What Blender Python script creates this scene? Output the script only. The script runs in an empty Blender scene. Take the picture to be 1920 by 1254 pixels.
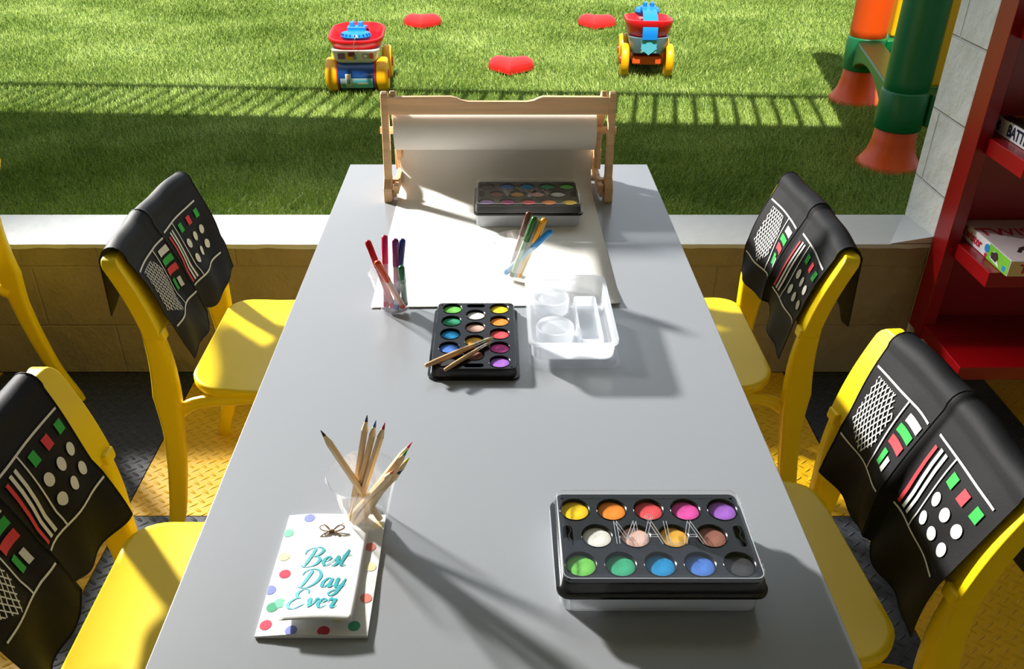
import bpy, math, random
import numpy as np
from mathutils import Vector, Matrix
random.seed(4)
PI = math.pi
S = bpy.context.scene
C = S.collection

# ------------------------------------------------------------------ camera
F, CX, CY, TH, CZ = 1622.0, 928.0, 627.0, math.radians(31.24), 1.506
cam_d = bpy.data.cameras.new('camera'); cam = bpy.data.objects.new('camera', cam_d); C.objects.link(cam)
cam.location = (0, 0, CZ); cam.rotation_euler = (PI/2-TH, 0, 0)
cam_d.sensor_width = 36; cam_d.lens = F/1920*36; cam_d.shift_x = (960-CX)/1920
cam_d.clip_start = .02; cam_d.clip_end = 200
S.camera = cam
# ------------------------------------------------------------------ world, sun, lamp, exposure
w = bpy.data.worlds.new('world'); S.world = w; w.use_nodes = True
bgn = w.node_tree.nodes['Background']
bgn.inputs[0].default_value = (.80, .90, 1.0, 1); bgn.inputs[1].default_value = .92
def lamp(name, kind, loc, direction, energy, col, **k):
    d = bpy.data.lights.new(name, kind); o = bpy.data.objects.new(name, d); C.objects.link(o)
    o.location = loc; o.rotation_euler = Vector(direction).to_track_quat('-Z', 'Y').to_euler()
    d.energy = energy; d.color = col
    for a, b in k.items(): setattr(d, a, b)
    return o
EL, AZ = math.radians(65), math.radians(10)
SUNV = Vector((math.sin(AZ)*math.cos(EL), math.cos(AZ)*math.cos(EL), -math.sin(EL)))
lamp('sun', 'SUN', (0, 0, 8), SUNV, 7.6, (1, .96, .88), angle=math.radians(.3))
# studio flash standing on the lawn, back left of the table
FT = Vector((-.02, 1.30, .77)); FD = Vector((-.70, .60, .40)).normalized()
lamp('flash', 'SPOT', FT+FD*5.2, -FD, 3600, (1, .97, .93), shadow_soft_size=.2, spot_size=math.radians(33), spot_blend=.85)
S.view_settings.view_transform = 'Standard'; S.view_settings.look = 'None'
S.view_settings.gamma = 1; S.view_settings.use_curve_mapping = False
S.view_settings.exposure = 0.12

# ------------------------------------------------------------------ helpers
def ray(px, py):
    d = Vector(((px-CX)/F, -(py-CY)/F, -1)).normalized()
    return Matrix.Rotation(PI/2-TH, 3, 'X') @ d
def at(px, py, z):
    d = ray(px, py); t = (z-CZ)/d.z
    return Vector((0, 0, CZ))+d*t
def tip_at(px, py, base, L):
    d = ray(px, py); o = Vector((0, 0, CZ))-base
    b = o.dot(d); c = o.length_squared-L*L; D = b*b-c
    if D < 0: return base+((Vector((0, 0, CZ))+d*(-b))-base).normalized()*L
    r = [Vector((0, 0, CZ))+d*t for t in (-b-math.sqrt(D), -b+math.sqrt(D))]
    return max(r, key=lambda v: v.z)
def lin(c):
    if isinstance(c, str): c = tuple(int(c[i:i+2], 16) for i in (0, 2, 4))
    return tuple((x/255/12.92 if x/255 <= .04045 else ((x/255+.055)/1.055)**2.4) for x in c)
class NT:
    def __init__(s, nt): s.nt = nt
    def n(s, t, **k):
        nd = s.nt.nodes.new('ShaderNode'+t)
        for a, b in k.items(): setattr(nd, a, b)
        return nd
    def l(s, a, b): s.nt.links.new(a, b)
    def m(s, op, *a):
        nd = s.n('Math', operation=op)
        for i, v in enumerate(a):
            if isinstance(v, (int, float)): nd.inputs[i].default_value = v
            else: s.l(v, nd.inputs[i])
        return nd.outputs[0]
def mat(name, col, rough=.5, spec=.5, bump=None, var=0, vscale=30, coat=0, metal=0, sheen=0, alpha=None, trans=0, sub=0):
    """bump=(scale, distance)"""
    m = bpy.data.materials.new(name); m.use_nodes = True; t = NT(m.node_tree); p = m.node_tree.nodes['Principled BSDF']
    c = lin(col); p.inputs['Base Color'].default_value = (*c, 1); p.inputs['Roughness'].default_value = rough
    p.inputs['Specular IOR Level'].default_value = spec; p.inputs['Metallic'].default_value = metal
    if coat: p.inputs['Coat Weight'].default_value = coat; p.inputs['Coat Roughness'].default_value = .06
    if sheen: p.inputs['Sheen Weight'].default_value = sheen
    if sub:
        p.inputs['Subsurface Weight'].default_value = sub; p.inputs['Subsurface Scale'].default_value = .01
    tc = t.n('TexCoord')
    if var:
        nz = t.n('TexNoise'); nz.inputs['Scale'].default_value = vscale; nz.inputs['Detail'].default_value = 5
        t.l(tc.outputs['Object'], nz.inputs['Vector'])
        mx = t.n('Mix', data_type='RGBA'); mx.inputs[6].default_value = (*[x*(1-var) for x in c], 1); mx.inputs[7].default_value = (*[min(1, x*(1+var)) for x in c], 1)
        t.l(nz.outputs[0], mx.inputs[0]); t.l(mx.outputs[2], p.inputs['Base Color'])
    if bump:
        nz = t.n('TexNoise'); nz.inputs['Scale'].default_value = bump[0]; nz.inputs['Detail'].default_value = 4
        t.l(tc.outputs['Object'], nz.inputs['Vector'])
        b = t.n('Bump'); b.inputs['Distance'].default_value = bump[1]; t.l(nz.outputs[0], b.inputs['Height']); t.l(b.outputs[0], p.inputs['Normal'])
    return m
def clear_mat(name, tint=(1, 1, 1), haze=0.0, base=.03, hazecol=(.9, .93, .97)):
    m = bpy.data.materials.new(name); m.use_nodes = True; nt = m.node_tree; nt.nodes.clear(); t = NT(nt)
    out = t.n('OutputMaterial'); tr = t.n('BsdfTransparent'); tr.inputs[0].default_value = (*tint, 1)
    gl = t.n('BsdfGlossy'); gl.inputs['Roughness'].default_value = .04; gl.inputs[0].default_value = (1, 1, 1, 1)
    cur = tr.outputs[0]
    if haze:
        d = t.n('BsdfDiffuse'); d.inputs[0].default_value = (*hazecol, 1); tl = t.n('BsdfTranslucent'); tl.inputs[0].default_value = (*hazecol, 1)
        mx = t.n('MixShader'); mx.inputs[0].default_value = .5; t.l(d.outputs[0], mx.inputs[1]); t.l(tl.outputs[0], mx.inputs[2])
        m2 = t.n('MixShader'); m2.inputs[0].default_value = haze; t.l(cur, m2.inputs[1]); t.l(mx.outputs[0], m2.inputs[2]); cur = m2.outputs[0]
    fr = t.n('Fresnel'); fr.inputs[0].default_value = 1.3
    geo = t.n('NewGeometry')
    k = t.m('ADD', t.m('MULTIPLY', fr.outputs[0], t.m('SUBTRACT', 1, geo.outputs['Backfacing'])), base)
    k = t.m('MINIMUM', k, .8)
    m3 = t.n('MixShader'); t.l(k, m3.inputs[0]); t.l(cur, m3.inputs[1]); t.l(gl.outputs[0], m3.inputs[2])
    t.l(m3.outputs[0], out.inputs[0])
    return m

class G:
    def __init__(s): s.v = []; s.f = []; s.mi = []; s.M = Matrix.Identity(4)
    def add(s, vs, fs, mi=0, M=None):
        k = len(s.v); M = s.M @ (M or Matrix.Identity(4))
        s.v += [M @ Vector(q) for q in vs]; s.f += [[k+i for i in q] for q in fs]
        s.mi += ([mi]*len(fs) if isinstance(mi, int) else mi)
        return s
    def box(s, c, d, mi=0, rot=(0, 0, 0)):
        x, y, z = d[0]/2, d[1]/2, d[2]/2
        vs = [(a*x, b*y, e*z) for e in (-1, 1) for b in (-1, 1) for a in (-1, 1)]
        fs = [(0, 2, 3, 1), (4, 5, 7, 6), (0, 1, 5, 4), (2, 6, 7, 3), (0, 4, 6, 2), (1, 3, 7, 5)]
        from mathutils import Euler
        return s.add(vs, fs, mi, Matrix.Translation(c) @ Euler(rot).to_matrix().to_4x4())
    def lathe(s, prof, n=32, mi=0, M=None, caps=True):
        vs = []; fs = []
        for r, z in prof:
            vs += [(r*math.cos(2*PI*i/n), r*math.sin(2*PI*i/n), z) for i in range(n)]
        for j in range(len(prof)-1):
            for i in range(n):
                a = j*n+i; b = j*n+(i+1) % n; fs.append((a, b, b+n, a+n))
        if caps:
            if prof[0][0] > 1e-6: fs.append(tuple(range(n))[::-1])
            if prof[-1][0] > 1e-6: fs.append(tuple(range((len(prof)-1)*n, len(prof)*n)))
        return s.add(vs, fs, mi, M)
    def loft(s, rings, mi=0, M=None, cap0=True, cap1=True, closed=True):
        n = len(rings[0]); vs = [q for r in rings for q in r]; fs = []
        for j in range(len(rings)-1):
            for i in range(n if closed else n-1):
                a = j*n+i; b = j*n+(i+1) % n; fs.append((a, b, b+n, a+n))
        if cap0: fs.append(tuple(range(n))[::-1])
        if cap1: fs.append(tuple(range((len(rings)-1)*n, len(rings)*n)))
        return s.add(vs, fs, mi, M)
    def tube(s, pts, r, n=12, mi=0, sy=1.0, up=None):
        """r: number or list; elliptical with sy along the second axis"""
        pts = [Vector(p) for p in pts]; R = r if isinstance(r, (list, tuple)) else [r]*len(pts); rings = []
        ref = Vector(up) if up else None
        for i, p in enumerate(pts):
            t = (pts[min(i+1, len(pts)-1)]-pts[max(i-1, 0)]).normalized()
            if ref is None: ref = Vector((0, 0, 1)) if abs(t.z) < .9 else Vector((0, 1, 0))
            b = t.cross(ref).normalized(); a = b.cross(t).normalized()
            rings.append([p+b*R[i]*math.cos(2*PI*k/n)+a*R[i]*sy*math.sin(2*PI*k/n) for k in range(n)])
            if up is None: ref = a
        return s.loft(rings, mi)
    def mesh(s, me, mi=0, M=None):
        return s.add([v.co.copy() for v in me.vertices], [list(p.vertices) for p in me.polygons], mi, M)
    def curve(s, cu, mi=0, M=None):
        o = bpy.data.objects.new('t', cu); C.objects.link(o); dg = bpy.context.evaluated_depsgraph_get(); dg.update()
        me = bpy.data.meshes.new_from_object(o.evaluated_get(dg)); s.mesh(me, mi, M)
        bpy.data.objects.remove(o); bpy.data.meshes.remove(me); bpy.data.curves.remove(cu); return s
    def plate(s, outline, holes, z0, z1, mi=0):
        cu = bpy.data.curves.new('c', 'CURVE'); cu.dimensions = '2D'; cu.fill_mode = 'BOTH'; cu.extrude = (z1-z0)/2
        for L in [outline]+holes:
            sp = cu.splines.new('POLY'); sp.points.add(len(L)-1); sp.use_cyclic_u = True
            for q, p in zip(sp.points, L): q.co = (p[0], p[1], 0, 1)
        return s.curve(cu, mi, Matrix.Translation((0, 0, (z0+z1)/2)))
    def text(s, txt, size, M, mi=0, ext=.0003, offset=0, sx=1, shear=0, space=1):
        cu = bpy.data.curves.new('t', 'FONT'); cu.body = txt; cu.size = size; cu.extrude = ext; cu.offset = offset; cu.align_x = 'CENTER'; cu.align_y = 'CENTER'
        cu.shear = shear; cu.space_character = space; cu.resolution_u = 4
        return s.curve(cu, mi, M @ Matrix.Diagonal((sx, 1, 1, 1)))
    def build(s, name, mats, parent=None, smooth=35, bevel=0, seg=2, loc=None, rot=None, sub=0):
        me = bpy.data.meshes.new(name); me.from_pydata([tuple(v) for v in s.v], [], s.f)
        mats = mats if isinstance(mats, (list, tuple)) else [mats]
        for m in mats: me.materials.append(m)
        me.polygons.foreach_set('material_index', s.mi); me.update(); me.validate()
        if smooth:
            me.polygons.foreach_set('use_smooth', [True]*len(me.polygons)); me.set_sharp_from_angle(angle=math.radians(smooth))
        o = bpy.data.objects.new(name, me); C.objects.link(o)
        if parent: o.parent = parent
        if loc: o.location = loc
        if rot: o.rotation_euler = rot
        if bevel:
            b = o.modifiers.new('bevel', 'BEVEL'); b.width = bevel; b.segments = seg; b.limit_method = 'ANGLE'; b.angle_limit = math.radians(40)
            b.harden_normals = True
        if sub:
            q = o.modifiers.new('sub', 'SUBSURF'); q.levels = sub; q.render_levels = sub
        return o
def rr(w, d, r, n=6, z=None, cx=0, cy=0):
    L = []
    for k, (sx, sy) in enumerate(((1, 1), (-1, 1), (-1, -1), (1, -1))):
        for i in range(n+1):
            a = k*PI/2+i*PI/2/n
            p = (cx+sx*(w/2-r)+r*math.cos(a), cy+sy*(d/2-r)+r*math.sin(a))
            L.append(p if z is None else (*p, z))
    return L
def circ(cx, cy, r, n=28, ry=None): return [(cx+r*math.cos(2*PI*i/n), cy+(ry or r)*math.sin(2*PI*i/n)) for i in range(n)]
def T(x, y, z): return Matrix.Translation((x, y, z))
def R(a, ax): return Matrix.Rotation(a, 4, ax)
def thing(name, label, cat, loc=(0, 0, 0), rz=0, group=None):
    o = bpy.data.objects.new(name, None); C.objects.link(o); o.location = loc; o.rotation_euler = (0, 0, rz); o.empty_display_size = .05
    return tag(o, label, cat, group)
def tag(o, label, cat, group=None, kind=None):
    if label: o['label'] = label
    if cat: o['category'] = cat
    if group: o['group'] = group
    if kind: o['kind'] = kind
    return o
def struct(o): o['kind'] = 'structure'; return o
def dup(root, loc, rz, label, group=None):
    r = root.copy(); C.objects.link(r); r.location = loc; r.rotation_euler = (0, 0, rz); r['label'] = label
    if group: r['group'] = group
    for ch in root.children:
        c = ch.copy(); C.objects.link(c); c.parent = r
        for g in ch.children:
            d = g.copy(); C.objects.link(d); d.parent = c
    return r
def cat_rom(P, n=6):
    P = [Vector(p) for p in P]; Q = [P[0]*2-P[1]]+P+[P[-1]*2-P[-2]]; out = []
    for i in range(1, len(Q)-2):
        for k in range(n):
            t = k/n; a, b, c, d = Q[i-1:i+3]
            out.append(.5*((2*b)+(c-a)*t+(2*a-5*b+4*c-d)*t*t+(3*b-a-3*c+d)*t**3))
    out.append(P[-1]); return out
def interp(x, tab):
    if x <= tab[0][0]: return tab[0][1]
    for (a, b), (c, d) in zip(tab, tab[1:]):
        if x <= c:
            t = (x-a)/(c-a); return b+(d-b)*t
    return tab[-1][1]

# ------------------------------------------------------------------ materials
M_tab = mat('table_paint', (148, 151, 155), .24, 1.0, var=.03, vscale=3, bump=(60, .00002))
M_yel = mat('yellow_plastic', (252, 218, 0), .38, .5, bump=(400, .00003))
M_cloth = mat('black_cloth', (12, 12, 14), .6, .2, bump=(900, .0004))
M_hem = mat('black_hem', (14, 14, 15), .7, .3)
M_pw = mat('print_white', (215, 215, 208), .7); M_pr = mat('print_red', (215, 50, 60), .7); M_pg = mat('print_green', (30, 165, 60), .7)
M_black = mat('black_plastic', (14, 14, 15), .16, .5)
M_clear = clear_mat('clear_plastic', base=.008)
M_cup = clear_mat('clear_cup', base=.06, haze=.025)
M_milky = clear_mat('milky_plastic', haze=.55, base=.02)
M_paper = mat('paper', (238, 235, 228), .8, .2)
M_wood = None
M_red = mat('red_lacquer', (138, 3, 10), .3, .5)
M_white = mat('white_paint', (215, 215, 210), .6)
def wood(name, col, sc=(2, 60, 60), dark=.55, rough=.5):
    m = mat(name, col, rough); t = NT(m.node_tree); p = m.node_tree.nodes['Principled BSDF']; c = lin(col)
    tc = t.n('TexCoord'); mp = t.n('Mapping'); mp.inputs['Scale'].default_value = sc; t.l(tc.outputs['Object'], mp.inputs[0])
    nz = t.n('TexNoise'); nz.inputs['Scale'].default_value = 1; nz.inputs['Detail'].default_value = 3; nz.inputs['Distortion'].default_value = .6; t.l(mp.outputs[0], nz.inputs['Vector'])
    r = t.n('ValToRGB'); r.color_ramp.elements[0].position = .38; r.color_ramp.elements[1].position = .6
    r.color_ramp.elements[0].color = (*[x*dark for x in c], 1); r.color_ramp.elements[1].color = (*c, 1)
    t.l(nz.outputs[0], r.inputs[0]); t.l(r.outputs[0], p.inputs['Base Color']); return m
M_wood = wood('pine_wood', (240, 196, 146), (3, 60, 60), .80)
M_pen = wood('pencil_wood', (232, 200, 152), (40, 40, 5), .85)
M_pencone = mat('sharpened_wood', (240, 212, 165), .7)
def block_wall(name, col, rough=.6, ox=0, oz=0, along='X', mortar=.5):
    m = mat(name, col, rough, .3); t = NT(m.node_tree); p = m.node_tree.nodes['Principled BSDF']; c = lin(col)
    tc = t.n('TexCoord'); sp = t.n('SeparateXYZ'); t.l(tc.outputs['Object'], sp.inputs[0]); cb = t.n('CombineXYZ')
    t.l(t.m('ADD', sp.outputs[along], ox), cb.inputs[0]); t.l(t.m('ADD', sp.outputs['Z'], oz), cb.inputs[1])
    br = t.n('TexBrick'); br.inputs['Scale'].default_value = 1; br.inputs['Brick Width'].default_value = .4; br.inputs['Row Height'].default_value = .2
    br.inputs['Mortar Size'].default_value = .005; br.inputs['Mortar Smooth'].default_value = .9; t.l(cb.outputs[0], br.inputs['Vector'])
    nz = t.n('TexNoise'); nz.inputs['Scale'].default_value = 14; nz.inputs['Detail'].default_value = 6; t.l(tc.outputs['Object'], nz.inputs['Vector'])
    n2 = t.n('TexNoise'); n2.inputs['Scale'].default_value = 90; n2.inputs['Detail'].default_value = 3; t.l(tc.outputs['Object'], n2.inputs['Vector'])
    h = t.m('SUBTRACT', t.m('ADD', t.m('MULTIPLY', nz.outputs[0], 1.2), t.m('MULTIPLY', n2.outputs[0], .18)), t.m('MULTIPLY', br.outputs['Fac'], mortar))
    b = t.n('Bump'); b.inputs['Distance'].default_value = .012; t.l(h, b.inputs['Height']); t.l(b.outputs[0], p.inputs['Normal'])
    mx = t.n('Mix', data_type='RGBA'); mx.inputs[6].default_value = (*[x*.8 for x in c], 1); mx.inputs[7].default_value = (*[x*1.15 for x in c], 1)
    t.l(nz.outputs[0], mx.inputs[0]); t.l(mx.outputs[2], p.inputs['Base Color']); return m
M_olive = block_wall('olive_block_paint', (150, 137, 106), .55, ox=.15, oz=.03, mortar=.18)
M_jamb = block_wall('white_block_paint', (226, 226, 220), .65, oz=.02, along='Y')
def tread(name, col, rough):
    m = mat(name, col, rough, .5); t = NT(m.node_tree); p = m.node_tree.nodes['Principled BSDF']
    tc = t.n('TexCoord'); sp = t.n('SeparateXYZ'); t.l(tc.outputs['Object'], sp.inputs[0]); s = 1/.034
    hs = []
    for off, ang in ((0, PI/5), (.5, -PI/5)):
        x = t.m('SUBTRACT', t.m('FRACT', t.m('ADD', t.m('MULTIPLY', sp.outputs[0], s), off)), .5)
        y = t.m('SUBTRACT', t.m('FRACT', t.m('ADD', t.m('MULTIPLY', sp.outputs[1], s), off)), .5)
        ca, sa = math.cos(ang), math.sin(ang)
        u = t.m('DIVIDE', t.m('ADD', t.m('MULTIPLY', x, ca), t.m('MULTIPLY', y, sa)), .42)
        v = t.m('DIVIDE', t.m('SUBTRACT', t.m('MULTIPLY', y, ca), t.m('MULTIPLY', x, sa)), .11)
        d = t.m('ADD', t.m('MULTIPLY', u, u), t.m('MULTIPLY', v, v))
        hs.append(t.m('MAXIMUM', t.m('SUBTRACT', 1, d), 0))
    h = t.m('MAXIMUM', *hs)
    b = t.n('Bump'); b.inputs['Distance'].default_value = .0028; t.l(h, b.inputs['Height']); t.l(b.outputs[0], p.inputs['Normal'])
    nz = t.n('TexNoise'); nz.inputs['Scale'].default_value = 9; nz.inputs['Detail'].default_value = 6; t.l(tc.outputs['Object'], nz.inputs['Vector'])
    c = lin(col); mx = t.n('Mix', data_type='RGBA'); mx.inputs[6].default_value = (*[x*.82 for x in c], 1); mx.inputs[7].default_value = (*[min(1, x*1.12) for x in c], 1)
    t.l(nz.outputs[0], mx.inputs[0]); t.l(mx.outputs[2], p.inputs['Base Color']); return m
M_fy = tread('yellow_tread_tile', (238, 186, 14), .42); M_fd = tread('charcoal_tread_tile', (50, 54, 60), .5)

# ------------------------------------------------------------------ the setting
TILE, X0, Y0 = .61, -.928, 1.61
g = G()
for i in range(-4, 7):
    for j in range(-5, 3):
        x0, y0 = X0+i*TILE, Y0+j*TILE
        y1 = y0+TILE if j != 0 else 2.255
        if j > 0: continue
        g.box((x0+TILE/2, (y0+y1)/2, -.02), (TILE-.003, y1-y0-.003, .04), 0 if (i+j) % 2 == 0 else 1)
struct(g.build('floor', [M_fy, M_fd], smooth=0))
struct(G().box((0, 0, -.06), (8, 5.2, .04)).build('ground', mat('subfloor', (30, 30, 30), .9), smooth=0))
WY0, WY1, WZ, JX = 2.25, 2.452, .445, 1.25
struct(G().box(((-4+JX)/2, (WY0+WY1)/2+.002, (WZ-.012)/2), (JX+4, WY1-WY0-.004, WZ-.012)).build('wall_back', M_olive, smooth=0, bevel=.004))
g = G(); n = 160; rows = []
for i in range(n+1):
    x = -4+(JX+4)*i/n; j = random.uniform(-.0022, .0022)
    rows.append([(x, WY0-.003+j, WZ-.014+j*.8), (x, WY0-.001+j*.5, WZ-.002), (x, WY0+.006, WZ), (x, WY1+.002, WZ+.001), (x, WY1+.004, WZ-.014)])
g.loft(rows, closed=False, cap0=False, cap1=False)
M_cap = mat('white_sill_paint', (198, 200, 198), .55, bump=(25, .002), var=.04, vscale=6)
struct(g.build('trim_1', M_cap, smooth=40))
# light and shadow diagonal at the sill and pillar corner, shaped as a wedge
g = G(); g.add([(JX-.12, WY0, WZ), (JX-.001, WY0, WZ+.002), (JX-.001, WY1, WZ+.002), (JX-.001, WY0, WZ+.022), (JX-.001, WY1, WZ+.003)], [(0, 1, 3), (0, 3, 4), (0, 4, 2), (0, 2, 1), (1, 2, 4, 3)])
struct(g.build('trim_shadow_wedge', M_cap, smooth=0))
struct(G().box((JX+1.4, (WY0+WY1)/2, 1.3), (2.8, WY1-WY0, 2.6)).build('wall_right', M_jamb, smooth=0, bevel=.008))
struct(G().box((3.4, -.2, 1.3), (.15, 4.9, 2.6)).build('wall_side', M_white, smooth=0))
struct(G().box((-3.95, -.3, 1.3), (.12, 5.08, 2.6)).build('wall_left_light_block', M_white, smooth=0))  # unseen wall, added to cut the ambient light from the left
struct(G().box((0, -2.9, 1.3), (8, .15, 2.6)).build('wall_front_light_block', M_white, smooth=0))  # unseen wall behind the camera, added to block sky light from there
# ceiling slab whose outer edge throws the shade line on the lawn
A = Vector((-2.06, 3.553, .43)); B = Vector((1.397, 3.35, .43)); zt = 2.8
def up(p, z): return p+SUNV*((z-p.z)/SUNV.z)
a, b = up(A, zt), up(B, zt); d = (b-a)/(b.x-a.x)
pa, pb = a+d*(-4.5-a.x), a+d*(6.5-a.x)
g = G(); g.add([(pa.x, -3.0, 2.6), (pb.x, -3.0, 2.6), (pb.x, pb.y, 2.6), (pa.x, pa.y, 2.6), (pa.x, -3.0, 2.8), (pb.x, -3.0, 2.8), (pb.x, pb.y, 2.8), (pa.x, pa.y, 2.8)],
               [(0, 3, 2, 1), (4, 5, 6, 7), (0, 1, 5, 4), (1, 2, 6, 5), (2, 3, 7, 6), (3, 0, 4, 7)])
struct(g.build('ceiling', M_white, smooth=0))
rl = thing('balcony_railing', 'dark metal balcony railing on the slab above, casting barred shade on the lawn', 'railing', (0, 0, 0))
Mrail = mat('railing_metal', (40, 42, 44), .5)
dd = (pb-pa).normalized(); nn = int((pb-pa).length/.083); gb = G()
q0 = pa+Vector((0, -.03, 0)); q1 = pb+Vector((0, -.03, 0)); H = .96
gb.tube([q0+Vector((0, 0, H)), q1+Vector((0, 0, H))], .028, 8)
gb.build('top_rail', Mrail, rl)
gb = G()
for i in range(nn):
    p = q0+dd*(i*.083+.05); gb.tube([p, p+Vector((0, 0, H))], .0115, 6)
tag(gb.build('baluster', Mrail, rl), None, None, kind='stuff')

# ------------------------------------------------------------------ lawn
TZ = .43
Mg = bpy.data.materials.new('turf_blades'); Mg.use_nodes = True; t = NT(Mg.node_tree); p = Mg.node_tree.nodes['Principled BSDF']
tc = t.n('TexCoord'); n1 = t.n('TexNoise'); n1.inputs['Scale'].default_value = 220; n1.inputs['Detail'].default_value = 1; t.l(tc.outputs['Object'], n1.inputs['Vector'])
n2 = t.n('TexNoise'); n2.inputs['Scale'].default_value = 5; n2.inputs['Detail'].default_value = 4; t.l(tc.outputs['Object'], n2.inputs['Vector'])
rp = t.n('ValToRGB'); t.l(t.m('ADD', t.m('MULTIPLY', n1.outputs[0], .75), t.m('MULTIPLY', n2.outputs[0], .25)), rp.inputs[0])
e = rp.color_ramp.elements; e[0].position = .33; e[0].color = (*lin((70, 104, 30)), 1); e[1].position = .68; e[1].color = (*lin((205, 214, 130)), 1)
k = rp.color_ramp.elements.new(.5); k.color = (*lin((138, 166, 66)), 1)
t.l(rp.outputs[0], p.inputs['Base Color']); p.inputs['Roughness'].default_value = .45; p.inputs['Specular IOR Level'].default_value = .35
Mbase = mat('turf_backing', (70, 92, 38), .9, .1, var=.3, vscale=60, bump=(200, .004))
struct(G().box((0, 7.4, TZ-.03), (12, 9.9, .06)).build('ground', Mbase, smooth=0))
rng = np.random.default_rng(3)
def blades(n, ylo, yhi):
    y = rng.uniform(ylo, yhi, n); x = rng.uniform(-1, 1, n)*(.66*y+.55)
    f1 = np.sin(x*3.1+y*2.3)+np.sin(y*9.0+np.sin(x*2.7)*1.7)*.7+np.sin(x*7.3-y*4.1)*.4
    ang = rng.uniform(0, 2*PI, n); L = rng.uniform(.014, .03, n); lean = rng.uniform(.1, .9, n)*L
    lx = np.cos(ang)*lean+.006*f1*.5; ly = np.sin(ang)*lean-.004*f1
    wa = rng.uniform(0, PI, n); sc = (y/3.2); wx = np.cos(wa)*.0014*sc; wy = np.sin(wa)*.0014*sc
    v = np.zeros((n, 3, 3)); v[:, 0] = np.stack([x-wx, y-wy, np.full(n, TZ-.002)], 1); v[:, 1] = np.stack([x+wx, y+wy, np.full(n, TZ-.002)], 1)
    v[:, 2] = np.stack([x+lx, y+ly, TZ+np.sqrt(np.maximum(L*L-lean*lean*.8, 1e-6))], 1)
    return v
V = np.concatenate([blades(260000, 2.455, 3.6), blades(330000, 3.6, 6.9)]); n = len(V)
me = bpy.data.meshes.new('artificial_turf'); me.vertices.add(n*3); me.vertices.foreach_set('co', V.reshape(-1)); me.loops.add(n*3); me.polygons.add(n)
me.loops.foreach_set('vertex_index', np.arange(n*3, dtype=np.int32)); me.polygons.foreach_set('loop_start', np.arange(0, n*3, 3, dtype=np.int32))
me.update(); me.validate(); me.materials.append(Mg)
o = bpy.data.objects.new('artificial_turf', me); C.objects.link(o)
tag(o, 'short green artificial turf covering the play area behind the low wall', 'artificial grass', kind='stuff')

# ------------------------------------------------------------------ table
TBZ = .74; TX0, TX1, TY0, TY1 = -.3655, .3845, .30, 2.092
tb = thing('table', 'long grey painted table with white edge running away from the viewer', 'table', ((TX0+TX1)/2, (TY0+TY1)/2, 0))
M_edge = mat('table_edge', (205, 205, 205), .4)
G().box((0, 0, TBZ-.011), (TX1-TX0, TY1-TY0, .022)).build('tabletop', M_tab, tb, bevel=.0015)
G().box((0, 0, TBZ-.05), (TX1-TX0-.14, TY1-TY0-.14, .054)).build('frame', M_edge, tb, bevel=.002)
for sx in (-1, 1):
    for sy in (-1, 1):
        G().box((sx*.28, sy*.79, .345), (.05, .05, .69)).build('leg', M_edge, tb, bevel=.003)

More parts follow.
